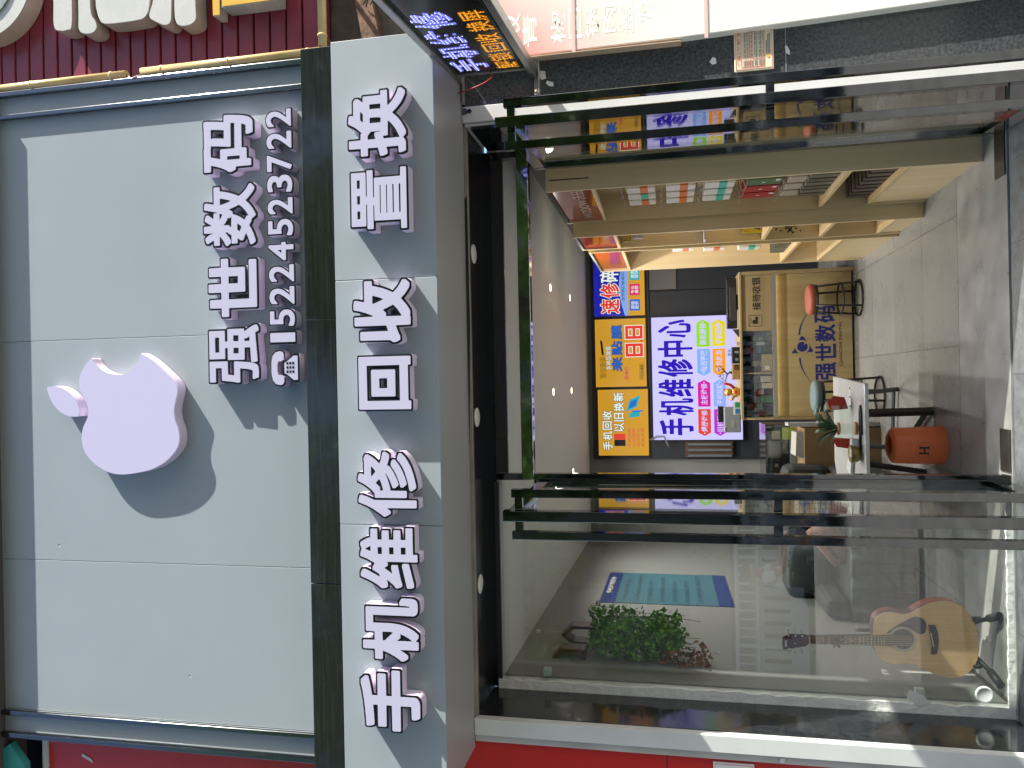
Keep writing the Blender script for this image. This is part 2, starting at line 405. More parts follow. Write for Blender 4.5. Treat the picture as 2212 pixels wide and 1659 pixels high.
# telephone symbol
t = thing('telephone_symbol', 'white telephone symbol with black edge in front of the phone number', 'sign letter', (.097, YP, 3.256))
body = [(.12,0),(.88,0),(.88,.17),(.72,.42),(.66,.55),(.34,.55),(.28,.42),(.12,.17)]
hand = [(.0,.66),(.02,.55),(.10,.50),(.24,.50),(.30,.60),(.30,.72),(.40,.76),(.60,.76),(.70,.72),(.70,.60),(.76,.50),(.90,.50),(.98,.55),(1.0,.66),(.97,.82),(.86,.94),(.66,.99),(.34,.99),(.14,.94),(.03,.82)]
def gr(p, k, c): return [(c[0]+(x-c[0])*k, c[1]+(y-c[1])*k) for x, y in p]
pb = (.008,.186,3.256,3.400); U = (0,1,0,1)
for q, c in ((body, (.5,.26)), (hand, (.5,.78))):
    slab('side_return', [gr(q,1.0,c)], pb, U, YP-.054, YP-.003, WHT, t); slab('black_edge', [gr(q,1.0,c)], pb, U, YP-.06, YP-.055, INK, t)
    slab('lit_face', [gr(q,.84 if c[1]<.5 else .90,c)], pb, U, YP-.063, YP-.0595, FACE, t)
mb = MB()
for i in range(3):
    for j in range(3): mb.box(.073+i*.020, .085+i*.020, YP-.065, YP-.0632, 3.278+j*.015, 3.288+j*.015)
mb.build('keypad', INK, t)
# bitten apple logo
AP = [(.171,4.37),(.141,4.349),(.111,4.314),(.093,4.271),(.086,4.219),(.091,4.175),(.121,4.131),(.15,4.105),(.188,4.091),(.164,4.044),(.133,4.002),(.09,3.952),(.055,3.915),(.025,3.895),(-.005,3.893),(-.05,3.905),(-.095,3.914),(-.14,3.909),(-.185,3.893),(-.23,3.887),(-.272,3.897),(-.313,3.928),(-.354,3.979),(-.385,4.048),(-.4,4.117),(-.41,4.204),(-.403,4.273),(-.378,4.334),(-.339,4.387),(-.297,4.421),(-.251,4.436),(-.212,4.437),(-.173,4.427),(-.143,4.41),(-.112,4.397),(-.073,4.398),(-.035,4.415),(.004,4.436),(.043,4.446),(.089,4.439),(.135,4.411)]
LF = [(.031,4.634),(.036,4.588),(.022,4.539),(-.006,4.495),(-.046,4.46),(-.088,4.445),(-.119,4.451),(-.119,4.497),(-.099,4.551),(-.059,4.595),(-.012,4.621)]
def crom(p, corners=(), n=4):
    out = []; N = len(p)
    for i in range(N):
        p0, p1, p2, p3 = p[i-1], p[i], p[(i+1) % N], p[(i+2) % N]
        if i in corners: p0 = p1
        if (i+1) % N in corners: p3 = p2
        for k in range(n):
            t_ = k/n; out.append(tuple(.5*((2*p1[j]) + (-p0[j]+p2[j])*t_ + (2*p0[j]-5*p1[j]+4*p2[j]-p3[j])*t_*t_ + (-p0[j]+3*p1[j]-3*p2[j]+p3[j])*t_**3) for j in (0, 1)))
    return out
t = thing('apple_logo', 'white illuminated bitten apple with leaf standing off the grey panel', 'logo sign', (-.1, YP, 3.88))
ab = (-1, 1, 3, 5); au = (-1, 1, 3, 5)
for nm, pl in (('apple_body', crom(AP, (0, 8))), ('leaf', crom(LF, (0, 6)))):
    o_ = slab(nm, [pl], ab, au, YP-.062, YP-.004, WHT, t)
    slab(nm+'_face', [gr(pl, .992, (-.12, 4.17) if nm == 'apple_body' else (-.04, 4.54))], ab, au, YP-.068, YP-.0635, APF, t)

# letter screws (tiny dark dots) are part of the side returns' look; skip geometry

# ---------------------------------------------------------------- neighbours above and beside
MAR = mat('maroon_slats', (.22,.03,.05), .32, 0, var=.2, vscale=3)
t = thing('slat_cladding', 'maroon ribbed metal cladding of the neighbouring shopfront', 'cladding', (1.56, -.45, 3.2))
z = 3.22
while z < 5.6:
    bx('slat', MAR, (1.575, 3.4, -.452, -.40, z+.004, z+.083), t, .004); z += .0885
bx('slat_backing', BLK, (1.57, 3.4, -.40, -.35, 3.20, 5.7), t)
bx('lower_edge', MAR, (1.70, 3.4, -.47, -.40, 3.185, 3.216), t)
CRM = mat('cream_letter_face', (.50,.51,.48), .28, var=.04); CRS = mat('cream_letter_side', (.42,.36,.32), .5, var=.12, vscale=9)
YLW = mat('yellow_letter_face', (.62,.36,.03), .35)
def blob(name, label, pts, y0, y1, mf, ms, cat='sign letter', rnd=True):
    pts = [(x*KY, 1.55+(z-1.55)*KY) for x, z in pts]
    P = crom(pts, (), 4) if rnd else pts
    zz = [p[1] for p in pts]; t = thing(name, label, cat, (pts[0][0], -.452, min(zz)))
    slab('side_return', [P], ab, au, y0+.004, y1, ms, t); slab('front_face', [gr(P, .985, (sum(p[0] for p in P)/len(P), sum(p[1] for p in P)/len(P)))], ab, au, y0, y0+.0035, mf, t)
    return t
yl = (-.55, -.456)
KY = 3.45/3.25
blob('round_emblem', 'large round cream emblem with painted bowl picture on maroon cladding, cut by the picture corner', [(1.775+.29*(1-math.cos(a))*1.0, 4.90+.30*math.sin(a)) for a in [2*math.pi*k/20 for k in range(20)]], *yl, CRM, CRS)
e = MB().lathe([(.21,0),(.21,.004)], (2.065*KY, -.556, 1.55+3.35*KY), 32, 'y').build('painted_disc', mat('porcelain_print', (.30,.34,.33), .3, var=.5, vscale=14), None); e.parent = bpy.data.objects['round_emblem']; e.location = -wloc(e.parent)
blob('cream_letter', 'cream rounded stroke letter nearest the round emblem on maroon cladding', [(1.95,4.475),(1.80,4.475),(1.772,4.44),(1.772,4.40),(1.79,4.375),(1.95,4.37),(2.3,4.36),(2.3,4.48)], *yl, CRM, CRS)
blob('cream_letter', 'cream hooked stroke letter below the first one on maroon cladding', [(1.96,4.335),(1.83,4.335),(1.77,4.335),(1.745,4.31),(1.742,4.26),(1.765,4.235),(1.80,4.243),(1.84,4.265),(1.96,4.27),(2.3,4.27),(2.3,4.335)], *yl, CRM, CRS)
blob('cream_letter', 'largest cream block letter in the middle of the maroon cladding', [(1.93,4.24),(1.85,4.235),(1.79,4.21),(1.775,4.16),(1.775,4.02),(1.785,3.97),(1.83,3.945),(1.93,3.94),(2.3,3.94),(2.3,4.24)], *yl, CRM, CRS)
blob('cream_letter', 'cream pointed stroke letter under the largest block letter', [(1.95,3.925),(1.86,3.925),(1.80,3.945),(1.775,3.94),(1.75,3.90),(1.735,3.865),(1.745,3.835),(1.80,3.828),(1.95,3.825),(2.3,3.825),(2.3,3.925)], *yl, CRM, CRS)
blob('cream_letter', 'lowest cream rounded stroke letter beside the yellow one', [(1.95,3.81),(1.80,3.812),(1.745,3.805),(1.722,3.78),(1.722,3.73),(1.745,3.70),(1.80,3.70),(1.95,3.70),(2.3,3.70),(2.3,3.81)], *yl, CRM, CRS)
blob('yellow_letter', 'yellow square-cut letter low on the maroon cladding', [(1.95,3.565),(1.785,3.565),(1.785,3.285),(2.4,3.285),(2.4,3.565)], *yl, YLW, CRM, rnd=False)
blob('yellow_letter', 'narrow yellow stroke letter above the square-cut yellow one', [(1.95,3.625),(1.76,3.622),(1.758,3.587),(1.90,3.585),(2.4,3.60)], -.53, -.456, YLW, CRM, rnd=False)
BAM = mat('golden_bamboo', (.62,.45,.20), .3, 0, coat=.4, var=.15, vscale=5)
def bamboo(label, p0, p1, r, nodes):
    t = thing('bamboo_pole', label, 'pole', p0); p0 = Vector(p0); p1 = Vector(p1)
    MB().tube([p0, p1], r, 14).build('pole', BAM, t)
    mb = MB()
    for k in nodes:
        c = p0.lerp(p1, k); d = (p1-p0).normalized()*.006; mb.tube([c-d, c-d*.4, c+d*.4, c+d], [r*1.02, r*1.13, r*1.13, r*1.02], 14)
    mb.build('node_ring', BAM, t)
    for k in nodes:
        c = p0.lerp(p1, k); MB().box(c.x-.01, c.x+.01, c.y+r*.8, -.452, c.z-.008, c.z+.008).build('clip', mat('rust_clip', (.10,.06,.04), .7), t)
    return t
bamboo('upper golden bamboo tube hanging down beside the grey panel', (1.583,-.62,5.4), (1.583,-.62,4.175), .021, (.05,.55,.93))
bamboo('lower golden bamboo tube running down beside the grey panel', (1.586,-.62,4.088), (1.588,-.62,3.13), .021, (.12,.93,.5))
bamboo('golden bamboo tube lying level under the maroon cladding', (1.61,-.62,3.123), (3.3,-.62,3.123), .021, (.03,.25,.6))
tag(MB().tube([(1.583,-.62,4.172),(1.56,-.63,4.15),(1.552,-.635,4.135),(1.556,-.64,4.12),(1.565,-.63,4.105),(1.57,-.625,4.088)], .004, 6).build('cable', mat('grey_cable', (.35,.33,.3), .6)), 'short grey cable joining the ends of the two upright bamboo tubes', 'cable')

# dark gap with rusty beam and wires under the cladding
tag(bx('gap_shade_sheet', BLK, (1.5, 3.6, -.33, -.32, 2.6, 3.19)), 'black sheet standing in for shade in the gap between maroon cladding and red shop sign', 'shade sheet')  # added black sheet paints the shade of the open gap
RUST = mat('rusty_steel', (.16,.09,.06), .85, bump=.5, bscale=40, var=.5, vscale=20)
tag(MB().prism([(1.60,2.93),(1.66,2.90),(2.4,3.05),(2.4,3.12),(1.70,3.0)], (0,.05,0), (0,-.43,0)).build('rusty_beam', RUST), 'rusty brown beam end sticking out in the dark gap', 'beam')
mb = MB()
for i in range(7):
    a = random.uniform(2.75, 3.1); mb.tube([(1.75+random.random()*.3, -.44, a), (1.85+random.random()*.2, -.5-random.random()*.05, a-.05-random.random()*.1), (2.2, -.42, a+random.uniform(-.1,.1))], .003, 5)
tag(mb.build('loose_wires', mat('wire_dark', (.05,.04,.035), .7)), 'tangle of thin dark wires in the gap beside the lower sign box', 'wires')
tag(bx('plaster_ledge', CONC, (1.53, 3.4, -.42, -.34, 2.50, 2.62), None, .004), 'rough ledge above the red and white neighbour sign', 'ledge')

# neighbour's red and white light box sign
PNK = mat('painted_glare_sign', (.8,.8,.8), .16, coat=.4, bump=.06, bscale=4)
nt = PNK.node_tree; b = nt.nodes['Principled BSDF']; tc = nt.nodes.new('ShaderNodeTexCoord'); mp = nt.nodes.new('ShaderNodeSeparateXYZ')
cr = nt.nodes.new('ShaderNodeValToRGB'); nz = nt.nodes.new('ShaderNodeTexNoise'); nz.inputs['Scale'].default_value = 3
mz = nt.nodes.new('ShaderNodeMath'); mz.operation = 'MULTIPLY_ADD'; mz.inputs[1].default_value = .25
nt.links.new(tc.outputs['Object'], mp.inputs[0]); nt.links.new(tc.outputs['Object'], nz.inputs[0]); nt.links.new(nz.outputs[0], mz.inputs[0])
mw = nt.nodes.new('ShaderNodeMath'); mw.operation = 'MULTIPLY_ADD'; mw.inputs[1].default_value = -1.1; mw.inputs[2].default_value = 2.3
mv = nt.nodes.new('ShaderNodeMath'); mv.operation = 'MULTIPLY_ADD'; mv.inputs[1].default_value = 1.4   # more painted sun glare away from the left edge
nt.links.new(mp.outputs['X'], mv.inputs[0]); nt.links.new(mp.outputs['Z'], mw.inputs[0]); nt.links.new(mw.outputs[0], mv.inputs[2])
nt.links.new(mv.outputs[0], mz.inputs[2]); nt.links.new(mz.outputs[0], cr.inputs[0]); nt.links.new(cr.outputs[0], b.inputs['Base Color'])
els = cr.color_ramp.elements; els[0].position = 0.0; els[0].color = (.74,.34,.30,1); els[1].position = .75; els[1].color = (.80,.78,.71,1)  # pink to cream ramp puts the sun's overexposure into the base colour
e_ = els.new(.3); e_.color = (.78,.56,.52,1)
t = thing('light_box_sign', 'red shop sign with painted cream sun glare and white characters beside the black stone pier', 'sign', (1.55,-.45,0))
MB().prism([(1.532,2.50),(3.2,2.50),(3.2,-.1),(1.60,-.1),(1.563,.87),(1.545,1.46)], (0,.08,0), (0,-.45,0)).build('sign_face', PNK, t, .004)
b_ = bpy.data.objects['sign_face']; b_.location = (0,0,0)
WV = mat('cut_vinyl', (.70,.76,.70), .4)
for i, (ch, q) in enumerate({'双': (1.60,1.742,2.204,2.264), '青': (1.576,1.733,2.126,2.195), '椒': (1.578,1.736,1.99,2.06), '回': (1.591,1.734,1.916,1.978), '锅': (1.585,1.73,1.837,1.901), '肉': (1.602,1.735,1.757,1.825), '盖': (1.591,1.737,1.68,1.745), '饭': (1.60,1.737,1.60,1.66)}.items()):
    txt('character', ch, q, -.4503, WV, t, off=.02, depth=.0003)
mb = MB()
for z in (1.955, 1.36): mb.box(1.53, 3.2, -.454, -.45, z-.008, z+.008)
mb.build('seam', mat('seam_pink', (.66,.48,.45), .4), t)
bx('bottom_trim', mat('gold_trim', (.5,.38,.28), .35), (1.527, 1.531, -.455, -.40, 1.47, 2.50), t)

# granite pier, right, with gloss black inner strip
GRAN = mat('dark_granite', (.055,.058,.062), .13, 0, bump=.05, bscale=90, var=.55, vscale=75)
scratches(GRAN, .5, (26, 26, 9), (.10,.105,.11))
t = thing('stone_pier', 'dark speckled granite pier right of the shop door', 'pier', (1.45,-.4,0))
MB().prism([(1.345,-.3),(1.62,-.3),(1.60,.3),(1.575,.87),(1.555,1.46),(1.54,2.50),(1.345,2.50)], (0,.35,0), (0,-.4,0)).build('granite_slab', GRAN, t, .003)
mb = MB()
for z in (1.015, 2.13): mb.box(1.346, 1.60, -.4025, -.3995, z, z+.003)
mb.build('joint', mat('joint_grey', (.25,.25,.26), .5), t)
PAP = mat('torn_paper', (.62,.60,.58), .8)
tag(MB().prism([(0,0),(.035,.004),(.04,.03),(.012,.034),(-.004,.02)], (0,.001,0), (1.44,-.4035,2.095)).build('paper_scrap', PAP), 'thin white scrap outline stuck high on the granite pier', 'paper scrap')
tag(MB().prism([(0,0),(.018,.0),(.03,.03),(.018,.036),(.002,.02)], (0,.001,0), (1.40,-.4035,2.06)).build('paper_scrap', PAP), 'small torn white scrap under the upper one on the granite pier', 'paper scrap')
tag(MB().prism([(0,0),(.025,.003),(.03,.018),(.01,.03),(-.003,.018)], (0,.001,0), (1.43,-.4035,1.315)).build('paper_scrap', PAP), 'white paint flake on the granite pier above the notice board', 'paper scrap')
tag(MB().prism([(0,0),(.02,.0),(.045,.012),(.04,.02),(.012,.016)], (0,.001,0), (1.435,-.4035,1.0)).build('paper_scrap', PAP), 'white smear on the granite pier just below the notice board', 'paper scrap')

# notice board
t = thing('notice_board', 'cream notice board with red border and ruled table on the granite pier', 'notice', (1.49,-.41,1.07))
CRP = mat('notice_cream', (.72,.66,.50), .35); RDP = mat('notice_red', (.62,.11,.06), .5); GYP = mat('notice_grey', (.16,.17,.16), .6)
bx('board', CRP, (1.379, 1.597, -.414, -.405, 1.069, 1.238), t, .002)
def frame(mb, x0, x1, z0, z1, w, y=-.4155):
    mb.box(x0, x1, y, y+.001, z1-w, z1); mb.box(x0, x1, y, y+.001, z0, z0+w); mb.box(x0, x0+w, y, y+.001, z0+w, z1-w); mb.box(x1-w, x1, y, y+.001, z0+w, z1-w)
mb = MB(); frame(mb, 1.386, 1.590, 1.075, 1.232, .0014); frame(mb, 1.395, 1.570, 1.108, 1.208, .0010)
for z in (1.119, 1.138, 1.157, 1.168, 1.178, 1.188, 1.198): mb.box(1.396, 1.569, -.4155, -.4145, z, z+.0009)
mb.box(1.430, 1.431, -.4155, -.4145, 1.109, 1.157); mb.build('red_rules', RDP, t)
txt('heading', '“门前三包”责任牌', (1.402, 1.555, 1.211, 1.226), -.414, RDP, t, off=.015)
mb = MB(); random.seed(3)
for z in (1.112, 1.123, 1.129, 1.142, 1.148, 1.161, 1.171, 1.181, 1.191):
    x = 1.435
    while x < 1.55: w = random.uniform(.008, .022); mb.box(x, x+w, -.4155, -.4145, z, z+.0028); x += w+.004
    mb.box(1.400, 1.425, -.4155, -.4145, z, z+.003)
for z in (1.099, 1.092, 1.085): mb.box(1.448, 1.50+random.random()*.04, -.4155, -.4145, z-.001, z+.003)
mb.build('small_print', GYP, t)
MB().lathe([(.0065,0),(.0065,.001)], (1.437,-.4145,1.093), 16, 'y').build('round_emblem', mat('emblem_gold', (.75,.40,.03), .4), t)

# white aluminium jambs left and right
WAL = mat('white_aluminium', (.58,.59,.58), .32, 0, var=.06, vscale=4)
t = thing('door_jamb', 'white aluminium jamb strip between granite pier and open glass door', 'jamb', (1.3,-.4,0))
bx('channel', WAL, (1.266, 1.342, -.405, -.30, -.05, 2.508), t, .003); bx('channel_lip', WAL, (1.25, 1.264, -.39, -.05, -.05, 2.50), t, .003)
mb = MB(); mb.lathe([(.011,0),(.011,.002)], (1.318, -.4075, 2.47), 18, 'y'); mb.build('screw_hole', INK, t)
mb = MB(); mb.lathe([(.016,0),(.016,.0015)], (1.318, -.407, 2.495), 18, 'y'); mb.build('washer', CHR, t)
bx('side_lining', BLK, (1.235, 1.249, -.39, -.03, -.05, 2.47), t)
t = thing('window_jamb', 'white aluminium jamb at the left edge of the shop front', 'jamb', (-1.65,-.4,0))
bx('channel', WAL, (-1.69, -1.612, -.405, -.36, -.05, 2.508), t, .003); bx('outer_channel', mat('grey_aluminium', (.42,.41,.38), .4, var=.15), (-1.727, -1.692, -.39, -.36, -.05, 2.508), t, .003)
mb = MB()
for z in (1.09,): mb.lathe([(.016,0),(.012,.004),(.006,.005)], (-1.708,-.392,z), 16, 'y')
mb.build('rivet', WAL, t)
tag(bx('stone_reveal', mat('black_granite', (.018,.02,.024), .1, 0, var=.5, vscale=40, bump=.02, bscale=60, coat=.3), (-1.70, -1.612, -.355, .0, -.05, 2.50), None, .002), 'polished black granite reveal beside the left shop window', 'reveal')
# red neighbour panels on the left
REDP = mat('red_panel', (.50,.02,.016), .3, 0, bump=.04, bscale=3, coat=.2)
tag(bx('red_wall_panel', REDP, (-3.4, -1.728, -.37, -.30, 1.60, 3.05), None, .003), 'upper glossy red wall panel left of the shop window', 'wall panel')
tag(bx('red_wall_panel', REDP, (-3.4, -1.728, -.37, -.30, -.1, 1.596), None, .003), 'lower glossy red wall panel left of the shop window', 'wall panel')
t = thing('notice_plate', 'corner of a white notice plate with red scroll border on the lower red panel', 'notice', (-1.76,-.375,1.2)); bx('plate', mat('plate_white', (.7,.68,.66), .4), (-1.98, -1.745, -.378, -.371, 1.21, 1.39), t)
mb = MB(); frame(mb, -1.97, -1.752, 1.217, 1.383, .0015, -.3795); frame(mb, -1.96, -1.775, 1.235, 1.365, .001, -.3795); mb.build('border', RDP, t)
t = thing('red_sign', 'large red sign board of the left neighbour beside the grey panel', 'sign', (-1.8,-.5,3.2)); bx('face', REDP, (-3.4, -1.79, -.52, -.44, 3.1, 4.80), t, .003); bx('top_trim', WAL, (-3.4, -1.785, -.53, -.44, 4.802, 4.832), t)
tag(MB().prism([(0,0),(.02,.01),(.045,.065),(.03,.07)], (0,.002,0), (-1.93,-.524,4.53)).build('torn_tape', PAP), 'torn cream tape stuck on the left red sign board', 'tape')
NVY = mat('navy_wall', (.01,.018,.035), .4); TEA = mat('teal_awning', (.03,.25,.24), .6)
tag(bx('navy_board', NVY, (-3.4, -1.79, -.47, -.40, 4.86, 5.6)), 'dark navy board above the left red sign', 'board')
tag(MB().prism([(-2.2,4.86),(-1.92,4.86),(-1.82,4.95),(-1.87,5.02),(-2.2,4.98)], (0,.04,0), (0,-.62,0)).build('teal_awning', TEA), 'teal awning corner over the left red sign', 'awning')

# ---------------------------------------------------------------- soffit with round lamps
t = thing('soffit', 'black soffit with rails above the shop entrance', 'soffit', (0,-.2,2.5))
SOF = mat('soffit_black', (.010,.010,.011), .25, bump=.1, bscale=9)
bx('soffit_board', SOF, (-1.755, 1.53, -.36, 0.06, 2.512, 2.54), t)
bx('front_rail', mat('dull_rail', (.24,.22,.19), .5, 0, var=.2), (-1.61, 1.26, -.384, -.366, 2.492, 2.52), t, .003)
bx('rail', mat('dark_rail', (.05,.045,.04), .5, 0), (-1.61, 1.26, -.355, -.345, 2.495, 2.511), t)
LAMP = mat('soffit_lamp_white', (.72,.71,.66), .4)
d0 = None
for i, (x, w_) in enumerate(((-1.005, 'leftmost'), (-.165, 'middle'), (.66, 'rightmost'))):
    lab = f'{w_} white disc of the three round downlights in the black soffit'
    if d0 is None:
        d0 = thing('soffit_downlight', lab, 'downlight', (x, -.235, 2.5115), 'round downlights in the black soffit')
        MB().lathe([(.047,-.001),(.049,-.006),(.043,-.009),(.0,-.010)], (0,0,0), 28).build('lamp_disc', LAMP, d0, local=True)
    else: dup(d0, (x, -.235, 2.5115), lab)
# ================================================================ STOREFRONT GLASS AND DOORS
GL = glassmat('shop_glass', (.975,.99,.98), .072); GLD = glassmat('door_glass', (.93,.95,.94), .06)
t = thing('shop_window', 'tall fixed shop window with rough white sealant round its edge', 'shop window', (-1.1,0,0))
bx('pane', GL, (-1.60, -.508, -.006, .006, .022, 2.462), t)
CAULK = mat('white_caulk', (.68,.68,.66), .7, bump=.8, bscale=30, var=.08, vscale=25)
def ragged(mb, x0, x1, z0, z1, y0, y1, side, n=60, amp=.006):
    pl = []
    rnd = random.Random(5)
    if side == 'x':
        pl = [(x0, z0)] + [(x1 + rnd.uniform(-amp, amp), z0+(z1-z0)*k/n) for k in range(n+1)] + [(x0, z1)]
    else:
        pl = [(x0, z0)] + [(x0+(x1-x0)*k/n, z1 + rnd.uniform(-amp, amp)) for k in range(n+1)] + [(x1, z0)]
    mb.prism(pl, (0, y1-y0, 0), (0, y0, 0))
mb = MB(); ragged(mb, -1.612, -1.563, .0, 2.47, -.022, -.008, 'x'); mb.build('side_sealant', CAULK, t)
mb = MB(); ragged(mb, -1.562, -.56, .0, .026, -.024, -.008, 'z', 40, .003); mb.build('bottom_sealant', CAULK, t)
bx('side_reveal', WAL, (-1.61, -1.571, .008, .05, .0, 2.46), t)
bx('head_bead', mat('bead_black', (.02,.02,.02), .5, bump=.5), (-1.60, -.52, -.02, -.008, 2.452, 2.475), t)
for z in (2.215, .40): bx('clip_block', mat('clear_clip', (.45,.50,.48), .3), (-1.548, -1.508, .008, .045, z-.02, z+.02), t, .003)
tag(MB().lathe([(.040,0),(.040,.006),(.033,.009),(.030,.006),(.0,.006)], (-1.508,-.008,.128), 32, 'y').build('plastic_disc', mat('cap_white', (.72,.73,.74), .35)), 'white round plastic disc low on the left shop window', 'disc')
tag(MB().prism([(-1.575,.42),(-1.54,.47),(-1.50,.46),(-1.52,.40),(-1.56,.36)], (0,.001,0), (0,-.026,0)).build('clear_tape', mat('tape', (.6,.62,.6), .3)), 'strip of clear tape across the sealant of the left window', 'tape')

t = thing('door_frame', 'dark mirror steel frame and header beam round the shop entrance', 'door frame', (.3,0,0))
bx('header_beam', mat('header_mirror', (.42,.44,.42), .05, 1.0, bump=.06, bscale=6), (-.505, 1.22, -.03, .03, 2.258, 2.322), t, .003)
bx('left_post', DKM, (-.507, -.472, -.028, .028, .0, 2.46), t, .003)
bx('right_post', DKM, (1.19, 1.228, -.028, .028, .0, 2.46), t, .003)
bx('head_board', BLK, (-1.61, 1.235, -.004, .06, 2.464, 2.511), t)
bx('transom_bead', mat('bead_black', None) if False else MC['bead_black'], (-.47, 1.19, -.012, .012, 2.400, 2.463), t)
bx('transom_pane', GL, (-.47, 1.19, -.004, .004, 2.322, 2.399), t)
STL = mat('brushed_steel', (.42,.42,.41), .3, 1.0, bump=.1, bscale=30)
for a, b in ((-.46, -.26), (.93, 1.16)): bx('floor_spring_plate', mat('dark_plate', (.06,.055,.05), .35, .8, var=.3), (a, b, -.03, .082, .0, .006), t, .001)

def door(name, hx, nx, label, ny=-.9, hs=1):
    """glass leaf standing open towards the street; handles on both faces"""
    t = thing(name, label, 'door', (hx, 0, 0)); d = Vector((nx-hx, ny, 0)); L = d.length; d.normalize(); n = Vector((d.y, -d.x, 0))
    t.rotation_euler = (0, 0, math.atan2(-d.x, d.y) if False else math.atan2(d.y, d.x))   # local x runs along the leaf
    th = .022
    def b(nm, m, s0, s1, q0, q1, z0, z1, bv=.003): MB().box(s0, s1, q0, q1, z0, z1).build(nm, m, t, bv, local=True)
    b('hinge_stile', DKM, .0, .045, -th, th, .018, 2.225); b('near_stile', DKM, L-.045, L, -th, th, .018, 2.238)
    b('top_rail', DKM, .046, L-.046, -th*.9, th*.9, 2.165, 2.224); b('bottom_rail', DKM, .046, L-.046, -th*.9, th*.9, .018, .10)
    b('pane', GLD, .046, L-.046, -.005, .005, .101, 2.164, 0)
    for sg in (-1, 1):
        h = MB(); q = sg*.088
        h.box(L-.075, L-.040, q-.017, q+.017, .12, 2.208); o = h.build('handle_bar', DKM, t, .002, local=True)
        k = MB()
        for z in (2.178, 1.145, .15): k.box(L-.070, L-.045, min(sg*(th+.001), q-sg*.0175), max(sg*(th+.001), q-sg*.0175), z-.016, z+.016)
        k.build('bracket', DKM, t, local=True)
    p = MB(); p.lathe([(.012,2.226),(.012,2.256)], (.022,0,0), 12); p.build('top_pivot', DKM, t, local=True)
    return t
door('glass_door', -.515, -.546, 'left glass door leaf with dark mirror frame, standing open towards the street')
door('glass_door', 1.145, 1.08, 'right glass door leaf with dark mirror frame, standing open beside the granite pier')

# ================================================================ SHOP ROOM
FLOOR = mat('shop_tiles', (.26,.258,.248), .28, 0, var=.04, vscale=3, bump=.02, bscale=30)
def tiles(m, bw, bh, loc, mortar=(.07,.065,.06)):
    nt = m.node_tree; b = nt.nodes['Principled BSDF']; src = b.inputs['Base Color'].links[0].from_socket
    tc = nt.nodes.new('ShaderNodeTexCoord'); mp = nt.nodes.new('ShaderNodeMapping'); mp.inputs['Location'].default_value = loc
    br = nt.nodes.new('ShaderNodeTexBrick'); br.offset = 0; br.inputs['Scale'].default_value = 1
    br.inputs['Brick Width'].default_value = bw; br.inputs['Row Height'].default_value = bh; br.inputs['Mortar Size'].default_value = .0028
    br.inputs['Mortar Smooth'].default_value = .3
    br.inputs['Color1'].default_value = (1,1,1,1); br.inputs['Color2'].default_value = (.9,.9,.9,1); br.inputs['Mortar'].default_value = (.35,.34,.32,1)
    nt.links.new(tc.outputs['Object'], mp.inputs[0]); nt.links.new(mp.outputs[0], br.inputs['Vector'])
    mx = nt.nodes.new('ShaderNodeMixRGB'); mx.blend_type = 'MULTIPLY'; mx.inputs[0].default_value = 1
    nt.links.new(src, mx.inputs[1]); nt.links.new(br.outputs[0], mx.inputs[2]); nt.links.new(mx.outputs[0], b.inputs['Base Color'])
tiles(FLOOR, .71, .60, (-.16, 0, 0))
f_ = bx('shop_floor', FLOOR, (-2.1, 1.7, .60, 4.7, -.05, 0.0), kind='structure')
FL2 = mat('threshold_stone', (.29,.287,.276), .3, 0, var=.25, vscale=5, bump=.03, bscale=20)
bx('threshold', FL2, (-1.62, 1.7, -.04, .598, -.05, .0), kind='structure')
PAVE = mat('slate_paving', (.12,.127,.135), .45, 0, var=.35, vscale=14, bump=.25, bscale=60); tiles(PAVE, .6, .6, (0,.04,0))
bx('pavement', PAVE, (-30, 30, -1.4, -.043, -.3, -.008), kind='structure')
PAV2 = mat('concrete_paving', (.33,.325,.31), .7, 0, var=.15, vscale=6, bump=.15, bscale=50); tiles(PAV2, .5, .25, (0,0,0))
bx('pavement', PAV2, (-30, 30, -5.2, -1.403, -.3, -.008), kind='structure')
PL = mat('wall_paint', (.215,.223,.208), .6, 0, bump=.03, bscale=60); PLG = mat('wall_paint_pale', (.50,.52,.47), .55, 0, bump=.03, bscale=60)
CEI = mat('ceiling_paint', (.68,.69,.67), .65)
bx('ceiling', CEI, (-2.1, 1.7, .07, 4.72, 2.45, 2.50), kind='structure')
MB().prism([(-1.562,.051),(-1.60,1.2),(-1.735,4.65),(-2.1,4.65),(-2.1,.051)], (0,0,2.45), (0,0,0), (1,0,0), (0,1,0)).build('side_wall', PL, kind='structure')
bx('side_wall', PL, (1.45, 1.7, .03, 4.7, 0, 2.45), kind='structure')
bx('back_wall', PL, (-2.0, 1.45, 4.655, 4.75, 0, 2.45), kind='structure')
# skirting along the left wall near the window
tag(MB().prism([(-1.55,.052),(-1.588,1.2),(-1.598,1.2),(-1.563,.052)], (0,0,.012), (0,0,.0), (1,0,0), (0,1,0)).build('skirting', mat('skirt_brown', (.05,.04,.03), .4)), 'thin dark skirting at the foot of the left wall', 'skirting')
t = thing('dark_cabinet_wall', 'dark grey panelled cabinet wall behind the counter under the yellow screens', 'cabinet', (.5,4.62,0))
DG = mat('dark_panel', (.020,.023,.030), .4, 0)
bx('upper_strip', DG, (-.86, 1.44, 4.60, 4.65, 1.76, 2.40), t)
for i, (a, b) in enumerate(((.70, .985), (.99, 1.44))): bx('door', DG, (a, b, 4.585, 4.65, 0, 1.75), t, .003)
bx('side_panel', DG, (-.86, .695, 4.60, 4.65, 0, 1.755), t)
bx('grey_sheet', mat('grey_sheet', (.13,.12,.11), .5), (1.0, 1.43, 4.56, 4.584, 1.46, 1.75), t, .004)
